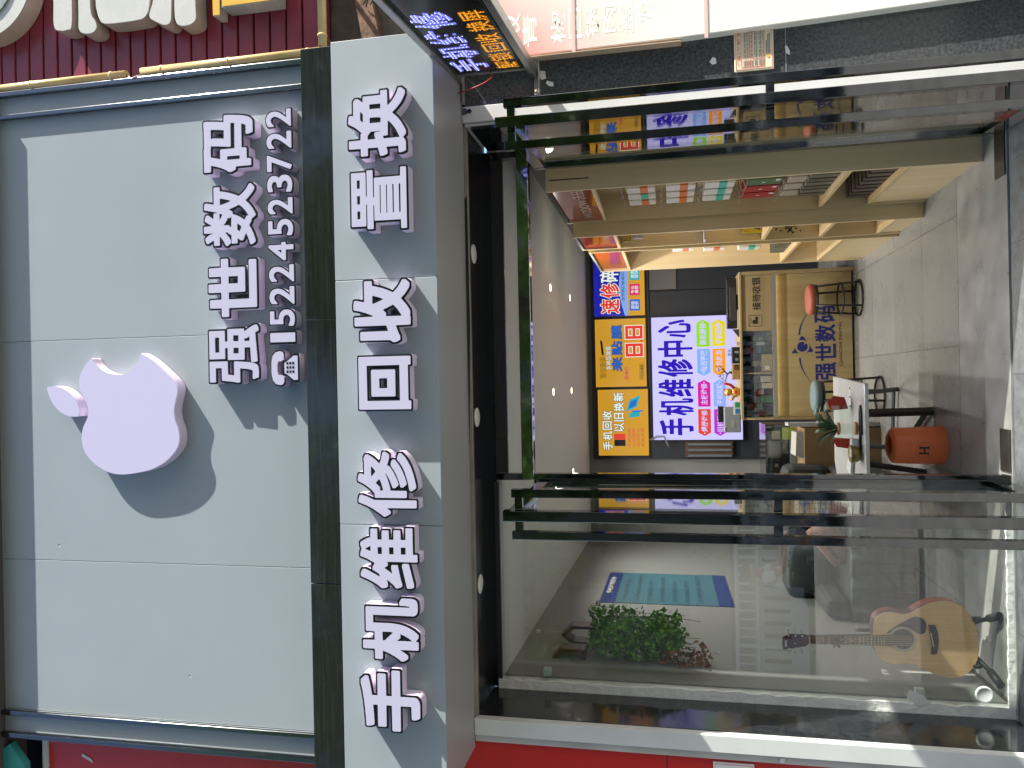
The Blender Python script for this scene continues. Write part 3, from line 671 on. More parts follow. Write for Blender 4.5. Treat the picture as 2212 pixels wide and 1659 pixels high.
t = thing('wall_rack', 'dark wooden rack with grey slats left of the lit repair sign', 'rack', (-.75,4.5,1.0))
WDB = wood('dark_wood', '#3a2a20', '#5a4434', 'z')
bx('frame', WDB, (-.83, -.66, 4.53, 4.58, .9, 1.40), t)
for x in (-.81, -.75, -.69): bx('slat', mat('slat_grey', (.12,.12,.13), .5), (x-.012, x+.012, 4.50, 4.529, .92, 1.37), t)

# ceiling downlights
LED = emi('downlight_led', '#fff4d8', 9.0)
d0 = None
for i, (x, y, w_) in enumerate(((-.815, 2.0, 'front left'), (-.068, 1.97, 'front middle'), (.743, 1.92, 'front right'), (-.825, 3.11, 'rear left'), (-.072, 3.1, 'rear middle'), (.79, 3.12, 'rear right'))):
    lab = f'{w_} small lit downlight of the six in the shop ceiling'
    if d0 is None:
        d0 = thing('ceiling_downlight', lab, 'downlight', (x, y, 2.449), 'lit downlights in the shop ceiling')
        MB().lathe([(.038,0),(.038,-.004),(.03,-.004)], seg=24).build('ring', WAL, d0, local=True); MB().lathe([(.029,-.0046),(.0,-.005)], seg=24).build('led_disc', LED, d0, local=True)
    else: dup(d0, (x, y, 2.449), lab)
    l = bpy.data.lights.new('downlight', 'SPOT'); l.energy = 25.0; l.spot_size = rad(168); l.spot_blend = .6; l.shadow_soft_size = .04; l.color = (1, .97, .92)
    lo = bpy.data.objects.new('downlight_lamp', l); COL.objects.link(lo); lo.location = (x, y, 2.43)

# ---------------------------------------------------------------- backlit screens
YEL = emi('screen_yellow', '#d9a02a', .78); BLU = emi('screen_blue', '#1f63c8', .9); RDE = emi('screen_red', '#dc3428', .95); WHE = emi('screen_white', '#e6f2ea', .95)
BKE = mat('screen_black', (.01,.01,.01), .4); MAG = emi('screen_magenta', '#cf1866', .9); TEL = emi('screen_teal', '#1fa6b4', .9); NAV = emi('screen_navy', '#1c1fa8', .85); SKY = emi('screen_sky', '#7fa8ea', .9); PNR = emi('screen_rose', '#d4434d', .9)
def outlined(nm, body, box, y, mf, me_, t, off=.02, ed=.03):
    txt(nm+'_edge', body, (box[0]-.003, box[1]+.003, box[2]-.003, box[3]+.003), y, me_, t, off=off+ed, depth=.0005)
    return txt(nm, body, box, y, mf, t, off=off, depth=.0015)
def screen(label, x0, x1, z0, z1, mface, y=4.57):
    t = thing('advert_screen', label, 'screen', ((x0+x1)/2, y, z0)); bx('bezel', mat('bezel', (.012,.012,.013), .3), (x0-.013, x1+.013, y+.004, y+.03, z0-.013, z1+.013), t, .002)
    bx('lit_screen', mface, (x0, x1, y, y+.0035, z0, z1), t); return t
ys = 4.5695
s1 = screen('left yellow screen advertising phone recycling and trade-in', -.815, -.085, 1.79, 2.338, YEL)
gtext('headline', '手机回收', (-.757,-.318,2.183,2.295), ys, WHE, s1, .022, BKE, .035); gtext('headline', '以旧换新', (-.552,-.116,2.050,2.170), ys, WHE, s1, .022, BKE, .035)
for k, s_ in enumerate(('不限品牌', '以旧换新', '现场估计', '现金交易')): txt('small_line', s_, (-.72,-.515,1.983-k*.048,2.013-k*.048), ys, PNR, s1, off=.01)
bx('phone_picture', BKE, (-.71,-.64,4.5685,4.5695,2.042,2.165), s1); bx('phone_picture', RDE, (-.638,-.575,4.5685,4.5695,2.042,2.165), s1)
mb = MB(); mb.prism([(-.33,2.03),(-.20,1.99),(-.15,1.87),(-.28,1.91)], (0,.001,0), (0,4.5685,0)); mb.prism([(-.40,2.0),(-.345,1.99),(-.32,1.87),(-.385,1.885)], (0,.001,0), (0,4.5685,0)); mb.build('illustration', TEL, s1)
mb = MB(); mb.prism([(-.30,2.0),(-.22,1.975),(-.19,1.905),(-.265,1.925)], (0,.001,0), (0,4.567,0)); mb.prism([(-.335,1.97),(-.32,1.97),(-.315,1.85),(-.33,1.85)], (0,.001,0), (0,4.567,0)); mb.build('illustration_detail', BLU, s1)
s2 = screen('middle yellow screen offering screen film for 8.8', -.055, .695, 1.80, 2.355, YEL)
gtext('shop_name', '强世数码', (.045,.281,2.238,2.308), ys, YEL, s2, .005, BKE, .035); gtext('small_headline', '各种品牌膜', (.133,.397,2.178,2.242), ys, WHE, s2, .005, BKE, .035)
gtext('headline', '来贴膜', (.116,.630,2.056,2.177), ys, BLU, s2, .028, BKE, .03)
bx('price_ground', YEL, (.26,.63,4.5688,4.5695,1.825,2.03), s2)
MB_W = MB()
def digit8(mb, x0, x1, z0, z1, w, y0=4.5665, y1=4.5685):
    zm = (z0+z1)/2
    mb.box(x0, x0+w, y0, y1, z0, z1); mb.box(x1-w, x1, y0, y1, z0, z1)
    for z in (z0, zm-w/2, z1-w): mb.box(x0+w, x1-w, y0, y1, z, z+w)
for x0 in (.275, .47): digit8(MB_W, x0, x0+.145, 1.832, 2.022, .032)
MB_W.box(.433, .455, 4.5665, 4.5685, 1.835, 1.857); MB_W.build('price', RDE, s2)
mb = MB()
for x0 in (.275, .47): digit8(mb, x0-.007, x0+.152, 1.825, 2.029, .046, 4.5685, 4.5688)
mb.build('price_outline', WHE, s2)
txt('small_text', '超值价', (.024,.165,1.995,2.035), ys, MAG, s2, off=.015)
txt('small_text', '手机防爆膜', (.03,.185,1.833,1.865), ys, BKE, s2, off=.01)
mb = MB(); frame(mb, .020, .194, 1.825, 1.873, .003, 4.5682); mb.build('text_box', BKE, s2)
MB().prism([(.30,2.262),(.44,2.275),(.47,2.29),(.46,2.30),(.30,2.285)], (0,.001,0), (0,4.5685,0)).build('phone_picture', BKE, s2)
s3 = screen('right blue and yellow screen advertising quick phone repair', .728, 1.375, 1.803, 2.36, NAV)
bx('lower_field', YEL, (.728, 1.375, 4.5688, 4.5695, 1.803, 1.985), s3)
MB().prism([(.728,1.985)] + [(.728+.647*k/12, 2.02+.06*math.sin(math.pi*k/12)) for k in range(13)] + [(1.375,1.985)], (0,.001,0), (0,4.5686,0)).build('pale_arc', SKY, s3)
gtext('headline', '速修', (.752,1.095,2.072,2.293), ys, RDE, s3, .024, WHE, .035, gap=.03); gtext('headline', '碎屏', (1.10,1.365,2.08,2.29), ys, WHE, s3, .024, BKE, .02, gap=.03)
txt('small_line', '当然我们能做的还有', (.895,1.30,2.020,2.054), 4.567, BKE, s3, off=.005)
for x0, m_, s_ in ((.782, BLU, '原版\n配件'), (.951, MAG, '专业\n维修'), (1.118, TEL, '速度\n很快')):
    MB().box(x0, x0+.124, 4.567, 4.5685, 1.854, 1.966).build('icon_tile', m_, s3, .006); txt('icon_text', s_, (x0+.018, x0+.106, 1.868, 1.952), 4.5665, WHE, s3, off=.005)

# big lit repair board
LV = emi('light_board', '#c6c2f8', .9); IND = emi('indigo_print', '#2a06b4', .8)
t = thing('light_board', 'large lit lavender board reading phone repair centre in indigo characters', 'light box', (.02,4.5,.8))
bx('lit_face', LV, (-.64, .69, 4.50, 4.52, .80, 1.735), t); bx('frame', mat('bezel', None) if False else MC['bezel'], (-.655, .705, 4.521, 4.56, .785, 1.75), t)
for ch, q in {'手': (-.589,-.407,1.309,1.666), '机': (-.375,-.192,1.305,1.67), '维': (-.172,.018,1.30,1.673), '修': (.042,.233,1.304,1.673), '中': (.258,.433,1.304,1.673), '心': (.465,.656,1.319,1.665)}.items():
    img, sc = raster(ch); l = contours(dilate(img, NR*.028)); slab('character', l, q, bounds(l), 4.4965, 4.499, IND, t)
def tagshape(x0, x1, z0, z1, left):
    h = (z1-z0)/2; k = .035
    p = [(x0+k, z0), (x1, z0), (x1, z1), (x0+k, z1), (x0, z0+h)] if left else [(x0, z0), (x1-k, z0), (x1, z0+h), (x1-k, z1), (x0, z1)]
    return p
TG = [('爆屏维修', -.599,-.311,1.128,1.258,'#d8402c',True), ('主板维修', -.284,.004,1.127,1.257,'#cc0f9a',False), ('电池更换', .046,.333,1.123,1.257,'#76a8ea',True), ('刷机解锁', .359,.649,1.124,1.26,'#8fd010',False),
      ('旧机回收', -.60,-.313,.972,1.093,'#b030c0',True), ('手机贴膜', -.284,.004,.969,1.093,'#8aa6f4',False), ('新机批发', .046,.333,.965,1.096,'#f09a0c',True), ('手机配件', .362,.648,.962,1.097,'#dccc0a',False)]
for s_, a, b, c_, d, col, lf in TG:
    h = col.strip('#'); MB().prism(tagshape(a, b, c_, d, lf), (0,.002,0), (0,4.497,0)).build('tag_'+'shape', emi('tag_'+h, col, .9), t)
    o_ = .035 if lf else .008
    txt('tag_text', s_, (a+o_+.012, b-.047+o_, c_+.03, d-.03), 4.4965, LV, t, off=.02)
    MB().lathe([(.008,0),(.008,.001)], ((a+.03) if lf else (b-.03), 4.4955, (c_+d)/2), 12, 'y').build('tag_hole', LV, t)
txt('handwriting', '更多…', (.25,.36,.90,.94), 4.4965, BKE, t, off=0)
t_ = tag(MB().tube([(-.64,4.48,1.77),(-.60,4.46,1.70),(-.60,4.45,1.62),(-.69,4.45,1.585),(-.72,4.46,1.57)], [.012,.012,.010,.007,.005], 8).build('grey_hose', mat('hose', (.20,.20,.22), .5)), 'grey hose hanging over the corner of the lavender light board', 'hose')

# ---------------------------------------------------------------- reception counter
OAK = wood('oak_board', '#968460', '#a5926c', 'x', .5); OAKV = wood('oak_panel', '#9c8a60', '#ac9a70', 'z', .45)
GRB = mat('counter_band', (.24,.245,.24), .4); INKB = mat('navy_print', (.012,.02,.16), .5); INKK = mat('black_print', (.02,.018,.015), .6)
t = thing('reception_counter', 'oak reception counter with display case and navy shop name on its front', 'counter', (.3,3.0,0))
bx('base_panel', OAKV, (-.328, .903, 3.0, 3.06, .02, .672), t); bx('plinth', BLK, (-.32, .92, 3.012, 3.05, .0, .0195), t)
bx('side_frame', OAK, (.905, .935, 2.955, 3.45, .0, .94), t, .002); bx('side_frame', OAK, (-.355, -.33, 2.955, 3.45, .0, .69), t, .002)
bx('grey_band', GRB, (-.329, .904, 2.945, 2.955, .640, .672), t, .001); bx('band_top', OAK, (-.329, .904, 2.956, 2.999, .664, .672), t)
STRIP = emi('led_strip', '#ffedb8', 9.0); bx('led_strip', STRIP, (-.32, .90, 2.970, 2.985, .656, .663), t)
bx('cashier_board', OAK, (.42, .904, 2.975, 3.02, .673, .92), t, .002)
bx('counter_top', OAK, (-.355, .935, 2.95, 3.45, .925, .945), t, .003); bx('case_floor', OAK, (-.33, .41, 3.031, 3.40, .66, .672), t)
bx('case_end', OAK, (-.355, -.335, 2.97, 3.45, .6905, .924), t); bx('case_divider', OAK, (.045, .058, 2.985, 3.40, .673, .924), t)
bx('case_back', mat('case_back_dark', (.02,.02,.022), .5), (-.334, .419, 3.40, 3.42, .673, .924), t); bx('case_glass', glassmat('case_glass', (.95,.97,.97), .05), (-.334, .419, 2.978, 2.982, .673, .924), t)
gtext('cashier_text', '接待收银', (.60,.882,.765,.835), 2.974, INKK, t, .012)
mb = MB(); frame(mb, .457, .556, .755, .866, .004, 2.9735); mb.box(.48, .515, 2.9735, 2.9745, .79, .835); mb.lathe([(.014,0),(.014,.001)], (.527,2.9735,.80), 14, 'y'); mb.box(.485,.53,2.9735,2.9745,.845,.85); mb.build('cashier_icon', INKK, t)
gtext('shop_name', '强世数码', (-.018,.62,.155,.322), 2.999, INKB, t, .02); txt('latin_name', 'QIANGSHI DIGITAL', (.10,.483,.099,.128), 3.0, INKK, t, off=.006)
# eye-in-triangle emblem with a thin arc
o0 = (.275, .425)
TP = [(-.058,.083),(-.050,.088),(-.030,.070),(.030,.038),(.082,.012),(.090,.0),(.082,-.012),(.030,-.042),(-.025,-.078),(-.042,-.088),(-.052,-.080),(-.056,0)]
MB().prism([(o0[0]+x, o0[1]+z) for x, z in TP], (0,.0006,0), (0,2.9991,0)).build('emblem_triangle', INKB, t)
MB().lathe([(.058,0),(.058,.0008)], (o0[0]-.004, 2.9985, o0[1]), 32, 'y').build('emblem_ring', OAKV, t); MB().lathe([(.043,0),(.043,.0008)], (o0[0]-.004, 2.9975, o0[1]), 32, 'y').build('emblem_iris', INKB, t)
MB().prism([(o0[0]+.010, o0[1]-.012),(o0[0]+.045, o0[1]-.020),(o0[0]+.030, o0[1]-.034)], (0,.0006,0), (0,2.9966,0)).build('emblem_glint', OAKV, t)
mb = MB()
for sg, x_end in ((-1, -.03), (1, .575)):
    x_s = o0[0]+sg*.10; P1 = []; P2 = []
    for k in range(13):
        u = k/12; x = x_s+(x_end-x_s)*u; z = .447-.085*u**2; w = .006*(1-u)+.0012; P1.append((x, z+w)); P2.append((x, z-w))
    mb.prism(P1+P2[::-1], (0,.001,0), (0,2.9985,0))
mb.build('emblem_arc', INKB, t)
# things in the display case
random.seed(11)
cols = [('#233a34','green'),('#2b3340','slate'),('#5a6a74','grey'),('#90989c','silver'),('#16181c','black'),('#6b2a2a','dark red'),('#b9b09a','cream'),('#365a78','blue'),('#3f6b52','sea green')]
spots = []
for cell, (a, b) in enumerate(((-.32, .035), (.07, .41))):
    x = a
    while x < b-.03:
        w = random.uniform(.028, .07); w = min(w, b-x-.004); spots.append((cell, x, x+w)); x += w+.006
nm_i = 0; words = ['end','second','third','fourth','fifth','sixth','seventh','eighth','ninth','tenth']
cnt = [0, 0]
for cell, a, b in spots:
    z = .673; lv = 0
    while z < .86 and lv < 3:
        h = random.uniform(.03, .10); h = min(h, .915-z); ci = cols[random.randrange(len(cols))]
        m_ = mat('case_'+ci[1].replace(' ', '_'), S(ci[0]), .4)
        t2 = thing('phone_box', f'{ci[1]} box, {words[cnt[cell]]} column {"left" if cell == 0 else "right"} part of the display case, {["bottom","middle","top"][lv]} layer', 'box', ((a+b)/2, 3.12, z))
        bx('carton', m_, (a, b, 3.03+random.random()*.05, 3.18, z, z+h-.002), t2, .001)
        z += h; lv += 1
    cnt[cell] += 1
bxx = thing('brown_carton', 'plain brown carton inside the right part of the display case', 'box', (.13,3.02,.673)); bx('carton', mat('cardboard', (.32,.22,.11), .7), (.065,.215,2.995,3.02,.674,.762), bxx, .001); bx('label', PAP, (.082,.115,2.993,2.9945,.70,.735), bxx)
# on the counter
BP = mat('black_plastic', (.010,.010,.012), .35); GPL = mat('grey_plastic', (.20,.205,.22), .45)
t = thing('monitor_back', 'back of a black monitor standing on the right of the counter', 'monitor', (.68,3.1,.945)); bx('housing', BP, (.45,.90,3.06,3.10,.955,1.045), t, .008); bx('foot', BP, (.62,.75,3.05,3.15,.9452,.954), t); bx('raised_back', mat('dark_grey_plastic', (.03,.03,.033), .4), (.52,.82,3.05,3.0595,.965,1.02), t, .004)
t = thing('desk_phone', 'grey card terminal with small display at the left end of the counter', 'terminal', (-.4,3.0,.945)); bx('body', GPL, (-.465,-.24,3.0,3.10,.946,1.09), t, .01)
bx('top_printer', BP, (-.375,-.235,3.02,3.08,1.091,1.138), t, .003); bx('display', mat('lcd', (.25,.26,.22), .3), (-.42,-.355,2.996,2.999,1.0,1.035), t); bx('small_mark', BP, (-.26,-.235,2.996,2.999,.975,1.0), t); txt('lettering', 'HOME', (-.455,-.42,1.065,1.077), 2.999, BP, t)
t = thing('payment_card', 'green and blue payment card stand in front of the grey terminal', 'card stand', (-.24,2.97,.945)); bx('stand', mat('card_white', (.55,.58,.5), .4), (-.305,-.195,2.975,2.981,.946,1.01), t); bx('green_field', mat('pay_green', (.02,.22,.09), .4), (-.245,-.2,2.972,2.9745,.955,.995), t); bx('blue_field', mat('pay_blue', (.02,.14,.33), .4), (-.30,-.255,2.972,2.9745,.955,.995), t)
GOLD = mat('gold_paint', (.55,.30,.05), .3, .35); CRED = mat('cat_red', (.45,.03,.02), .4)
t = thing('beckoning_cat', 'golden lucky cat figurine with raised paw on the counter', 'figurine', (-.11,3.02,.945))
MB().ball((-.11,3.03,.985), (.046,.036,.042)).ball((-.11,3.02,1.048), (.036,.032,.031)).build('body', GOLD, t)
MB().prism([(-.142,1.062),(-.138,1.096),(-.118,1.078)], (0,.012,0), (0,3.015,0)).build('ear', GOLD, t); MB().prism([(-.078,1.062),(-.082,1.096),(-.102,1.078)], (0,.012,0), (0,3.015,0)).build('ear', GOLD, t)
MB().tube([(-.07,3.02,1.0),(-.045,3.01,1.03),(-.035,3.005,1.07),(-.035,3.005,1.088)], [.014,.013,.012,.010]).build('raised_paw', CRED, t); MB().tube([(-.15,3.02,1.0),(-.172,3.0,1.015),(-.178,2.995,1.035)], [.013,.012,.010]).build('paw', GOLD, t)
MB().ball((-.11,2.993,.985), (.016,.006,.016), 12, 6).build('belly_badge', CRED, t); MB().ball((-.097,2.989,1.053), .004, 8, 5).ball((-.123,2.989,1.053), .004, 8, 5).build('eye', BKE, t)
bx('pedestal', mat('gold_plinth', (.45,.30,.06), .4), (-.20,-.04,2.97,3.09,.9455,.949), t, .001)
t = thing('bonsai', 'small dark twisted bonsai tree on a carved wooden box on the counter', 'plant', (.08,3.03,1.01))
MB().tube([(.06,3.03,1.012),(.065,3.03,1.03),(.05,3.02,1.05),(.075,3.03,1.075),(.06,3.02,1.10)], [.012,.009,.008,.006,.003]).tube([(.055,3.03,1.05),(.02,3.02,1.06),(-.01,3.01,1.075)], [.006,.004,.002]).tube([(.07,3.03,1.07),(.10,3.03,1.09),(.12,3.03,1.12)], [.005,.004,.002]).build('trunk', mat('bonsai_bark', (.06,.035,.03), .8), t)
mb = MB(); random.seed(2)
for k in range(120):
    c_ = random.choice([(-.005,3.01,1.085), (.05,3.02,1.115), (.11,3.03,1.125), (.03,3.02,1.10), (.09,3.02,1.10)]); p = Vector(c_)+Vector((random.gauss(0,.014), random.gauss(0,.012), random.gauss(0,.012)))
    q = Vector((random.uniform(-1,1), random.uniform(-1,1), random.uniform(-1,1))).normalized()*.016; w_ = Vector((q.z, q.x, q.y))*.25; mb.add([p, p+q*.5+w_, p+q, p+q*.5-w_], [(0,1,2,3)])
mb.build('foliage', mat('bonsai_leaf', (.05,.06,.012), .6), t)
t = thing('carved_box', 'carved wooden box under the bonsai on the counter', 'box', (.09,3.03,.945)); bx('case', mat('carved_wood', (.30,.17,.06), .5, bump=.5, bscale=60), (.0,.135,2.99,3.09,.946,1.011), t, .003); MB().lathe([(.022,0),(.026,.002),(.022,.004)], (.105,2.985,.978), 20, 'y').build('rosette', mat('brass_dark', (.16,.08,.03), .4, .6), t)
t = thing('dark_case', 'dark case with grey clips right of the carved box on the counter', 'case', (.2,3.02,.945)); bx('shell', BP, (.14,.285,2.99,3.08,.946,1.01), t, .003); bx('clip', GPL, (.165,.185,2.987,2.9895,.96,.985), t); bx('clip', GPL, (.23,.25,2.987,2.9895,.955,.99), t)
tag(MB().prism([(0,0),(.03,0),(.026,.022),(.004,.022)], (0,.03,0), (.30,2.99,.9455)).build('small_pot', mat('beige_pot', (.30,.26,.22), .5)), 'tiny beige pot right of the dark case on the counter', 'pot')
tag(MB().prism([(.37,.9455),(.44,.9455),(.44,1.0),(.42,.985)], (0,.05,0), (0,3.0,0)).build('dark_cloth', mat('dark_cloth', (.03,.028,.03), .8)), 'dark folded cloth heaped beside the black monitor', 'cloth')

# ---------------------------------------------------------------- left side counter, showcase and carton
t = thing('glass_showcase', 'glass showcase with tools and parts left of the reception counter', 'showcase', (-.6,2.6,.53))
bx('top_frame', BLK, (-1.05, -.375, 2.58, 3.0, .786, .793), t); bx('front_glass', MC['case_glass'], (-1.05, -.38, 2.58, 2.584, .545, .785), t); bx('end_glass', MC['case_glass'], (-.380, -.376, 2.585, 3.0, .545, .785), t)
bx('bottom_board', OAK, (-1.05, -.375, 2.57, 3.0, .515, .5445), t); bx('corner_rail', DKM, (-.386, -.375, 2.571, 2.579, .545, .786), t); bx('rear_board', mat('case_green', (.14,.20,.18), .5), (-1.04, -.39, 2.97, 2.99, .546, .785), t); bx('shelf_light', emi('case_light', '#cfe8d8', .8), (-1.03,-.40,2.93,2.95,.76,.775), t)
lst = [('white_pouch','white round-edged pouch standing in the glass showcase',(.55,.57,.56),(-.66,-.52,2.70,2.72,.60,.76)), ('manual','lime green illustrated booklet in the glass showcase',(.35,.45,.05),(-.50,-.40,2.62,2.63,.555,.655)), ('price_card','small cream price card in the glass showcase',(.75,.68,.42),(-.50,-.43,2.64,2.645,.67,.735)),
       ('tool_case','dark grey rounded tool case in the glass showcase',(.03,.03,.033),(-.72,-.52,2.66,2.74,.60,.66)), ('grey_blister','grey blister pack of tools low in the glass showcase',(.18,.22,.26),(-.80,-.50,2.61,2.63,.548,.60)), ('parts_tray','dark tray of mixed parts left in the glass showcase',(.07,.05,.05),(-.80,-.66,2.70,2.80,.60,.73)), ('orange_strap','tan leather strap at the left of the showcase',(.32,.17,.09),(-.84,-.74,2.60,2.61,.60,.66)), ('chip_board','small white circuit card among dark parts in the showcase',(.6,.6,.5),(-.735,-.705,2.69,2.695,.68,.71))]
for nm, lab, col, b6 in lst:
    cx = ((b6[0]+b6[1])/2, (b6[2]+b6[3])/2, b6[4]); th = thing(nm, lab, nm.replace('_', ' '), cx); bx('body', mat(nm+'_mat', col, .4), b6, th, min(.02, (b6[5]-b6[4])*.2))
t = thing('side_counter', 'oak side counter under the glass showcase', 'counter', (-.7,2.65,0)); bx('body', OAKV, (-1.1, -.385, 2.62, 3.0, .0, .514), t); bx('front_strip', emi('warm_strip', '#ffdf9a', .55), (-.60, -.45, 2.612, 2.618, .505, .513), t); txt('shop_name', '强世数码', (-.62,-.44,.468,.495), 2.62, PAP, t, off=.01)
CB = mat('cardboard_brown', (.20,.13,.06), .75, var=.12, vscale=8)
t = thing('large_carton', 'large brown carton with white bitten apple mark behind the low table', 'carton', (-.8,2.2,0)); bx('carton', CB, (-1.15, -.385, 2.22, 2.60, .0, .55), t, .004)
slab('apple_mark', [[(x, z) for x, z in crom(AP, (0, 8))]], (-1.0,1.0,-1.0,1.0), (-.12-1/.30, -.12+1/.30, 4.16-1/.30, 4.16+1/.30), 2.217, 2.219, mat('apple_print', (.68,.68,.74), .4), t)
o_ = bpy.data.objects['apple_mark']; o_.location = Vector((-.79, 0, .37))-Vector((0,0,0))
tag(MB().prism([(0,0),(.20,.0),(.20,.05),(.02,.06)], (0,.25,0), (-.62,2.25,.5505)).build('paper_bundle', mat('paper_grey', (.36,.34,.30), .7)), 'bundle of white papers lying on the large brown carton', 'papers')
tag(bx('leaning_sheet', mat('sheet_white', (.36,.37,.38), .5), (-.37,-.345,2.25,2.42,.0,.66)), 'white sheet standing on end between carton and counter', 'sheet')

# ---------------------------------------------------------------- stools, table, bin
STB = mat('black_tube', (.012,.012,.013), .4); ORG = mat('orange_seat', (.32,.085,.05), .6); GSE = mat('grey_seat', (.12,.17,.18), .7)
def stool(loc, label, seatm, h=.415, r=.13, tilt=0):
    t = thing('stool', label, 'stool', loc)
    MB().lathe([(.0,h-.055),(r*.93,h-.055),(r,h-.035),(r*.97,h-.012),(r*.8,h),(0,h+.002)], seg=32).build('seat', seatm, t, local=True)
    MB().lathe([(r*.9,h-.075),(r*.95,h-.075),(r*.95,h-.056),(r*.9,h-.056)], seg=32).build('seat_ring', STB, t, local=True)
    for k in range(4):
        a = rad(45+90*k+tilt); MB().tube([(r*.9*math.cos(a), r*.9*math.sin(a), h-.062), (r*1.12*math.cos(a), r*1.12*math.sin(a), .012)], .009, 8).build('leg', STB, t, local=True)
    for z, rr in ((.15, r*1.0), (.012, r*1.13)): MB().tube([(rr*math.cos(a), rr*math.sin(a), z) for a in [2*math.pi*k/28 for k in range(29)]], .008, 8, cap=False).build('ring', STB, t, local=True)
    return t
stool((.655,2.80,0), 'stool with orange seat and black ring legs in front of the counter', ORG, tilt=15)
stool((-.14,2.2,0), 'stool with grey padded seat half hidden behind the white table', GSE, .49, .125, 30)
TBL = mat('table_white', (.50,.50,.48), .25, 0, var=.05, vscale=3)
t = thing('white_table', 'low white table with cut corners and black steel frame', 'table', (-.4,1.1,0))
MB().prism([(.008,1.44),(-.037,.60),(-.62,.60),(-.82,.85),(-.82,1.25),(-.55,1.44)], (0,0,.022), (0,0,.465), (1,0,0), (0,1,0)).build('table_top', TBL, t, .004)
LG = mat('table_leg', (.02,.024,.028), .45)
def bar(nm, a, b, w=.03): MB().tube([a, b], w*.62, 4, smooth=False).build(nm, LG, t, .002)
bar('leg', (-.215,1.05,.0), (-.225,1.07,.464), .042); bar('leg', (-.60,1.20,.0), (-.53,1.2,.464), .03); bar('leg', (-.09,1.77,.0), (-.12,1.40,.46), .026); bar('leg', (-.50,1.85,.0), (-.45,1.42,.46), .026)
bar('foot_bar', (-.215,1.06,.03), (-.42,1.45,.03), .032); bar('cross_bar', (-.09,1.76,.03), (-.60,1.84,.03), .022); bar('cross_bar', (-.05,1.0,.44), (-.75,1.0,.44), .022)
ORB = mat('orange_bin', (.88,.20,.07), .42, 0, bump=.04, bscale=50, var=.05)
t = thing('waste_bin', 'orange round bin with stitched black H emblem under the white table', 'bin', (-.408,.90,0))
MB().lathe([(.0,.004),(.110,.0),(.112,.004),(.104,.268),(.100,.276),(.072,.292),(.066,.290),(.066,.27),(.095,.25),(.098,.02),(.0,.018)], seg=48).build('bin_body', ORB, t, local=True)
def wrap(fn_pts, rr=lambda z: .112-.028*z/.29+.0012): pass
INB = mat('bin_print', (.03,.012,.006), .5)
def onbin(poly):
    out = []
    for x, z in poly:
        r_ = .112-.008*(z/.268)+.0008; a = x/r_; out.append((r_*math.sin(a), -r_*math.cos(a), z))
    return out
mb = MB(); cx, cz = -.022, .128
def cell(x0, x1, z0, z1, n=4):
    for i in range(n):
        a = x0+(x1-x0)*i/n; b = x0+(x1-x0)*(i+1)/n; mb.add(onbin([(cx+a, cz+z0), (cx+b, cz+z0), (cx+b, cz+z1), (cx+a, cz+z1)]), [(0,1,2,3)])
cell(-.022,-.012,-.026,.026); cell(.012,.022,-.026,.026); cell(-.012,.012,-.005,.004)
for sx in (-.017, .017):
    for z in (-.026, .021): cell(sx-.011, sx+.011, z, z+.005)
for k in range(36):
    a = 2*math.pi*k/36; x = .047*math.cos(a); z = .047*math.sin(a); cell(x-.0016, x+.0016, z-.0016, z+.0016, 1)
mb.build('stitched_emblem', INB, t, local=True)
# on the table
GLS = glassmat('vase_glass', (.90,.95,.92), .06)
WDL = wood('pale_wood', '#a9784a', '#c08d5a', 'x')
t = thing('glass_vase', 'little glass vase between two wooden rings with green bamboo leaves on the white table', 'vase', (-.30,.80,.487))
MB().lathe([(.0,.002),(.026,.002),(.030,.012),(.030,.075),(.022,.09),(.022,.10)], seg=24).build('glass', GLS, t, local=True)
MB().lathe([(.036,.0),(.040,.006),(.036,.014),(.028,.0145)], seg=24).build('wooden_base', WDL, t, local=True); MB().lathe([(.020,.092),(.036,.094),(.038,.10),(.034,.108),(.020,.108)], seg=24).build('wooden_collar', WDL, t, local=True)
mb = MB(); random.seed(5)
for k in range(17):
    a = random.uniform(0, 6.28); l_ = random.uniform(.09, .17); up = random.uniform(.02, .12); p0 = Vector((0,0,.10)); d = Vector((math.cos(a), math.sin(a)*.6, 0))
    pts = [p0 + d*l_*u + Vector((0,0,up*math.sin(u*2.2)+.03*u)) for u in (0, .25, .5, .75, 1)]; s_ = Vector((-d.y, d.x, .4)).normalized(); ws = [.002, .013, .016, .011, .0]
    vs = []
    for p, w_ in zip(pts, ws): vs += [p+s_*w_, p+Vector((0,0,-w_*.35)), p-s_*w_]
    mb.add(vs, [(i*3+j, i*3+j+1, i*3+j+4, i*3+j+3) for i in range(4) for j in (0, 1)], True)
mb.build('leaves', mat('bamboo_leaf', (.02,.07,.015), .45, var=.3, vscale=20), t, local=True)
tag(MB().lathe([(.0,0),(.035,0),(.048,.02),(.052,.05),(.044,.058),(.0,.06)], (-.44,.72,.4875), 20).build('snack_jar', mat('snack_jar', (.20,.15,.03), .4, var=.5, vscale=30)), 'squat olive brown snack jar with white label on the white table', 'jar')
tag(bx('card_box', mat('cardbox_white', (.48,.49,.46), .5), (-.405,-.355,.70,.76,.4875,.535), None, .002), 'small white card box between the snack jar and the vase', 'box')
tag(MB().tube([(-.33,.66,.4925),(-.20,.665,.4925),(-.165,.68,.4925),(-.20,.70,.4925),(-.42,.69,.4925)], .007, 8).build('watch_strap', mat('strap_dark', (.02,.025,.022), .5)), 'dark looped strap lying along the front of the white table', 'strap')
t = thing('red_flower_card', 'clear acrylic stand with red paper petals behind the vase', 'stand', (-.27,.95,.487)); bx('acrylic', GLS, (-.37,-.17,.93,.936,.4875,.60), t)
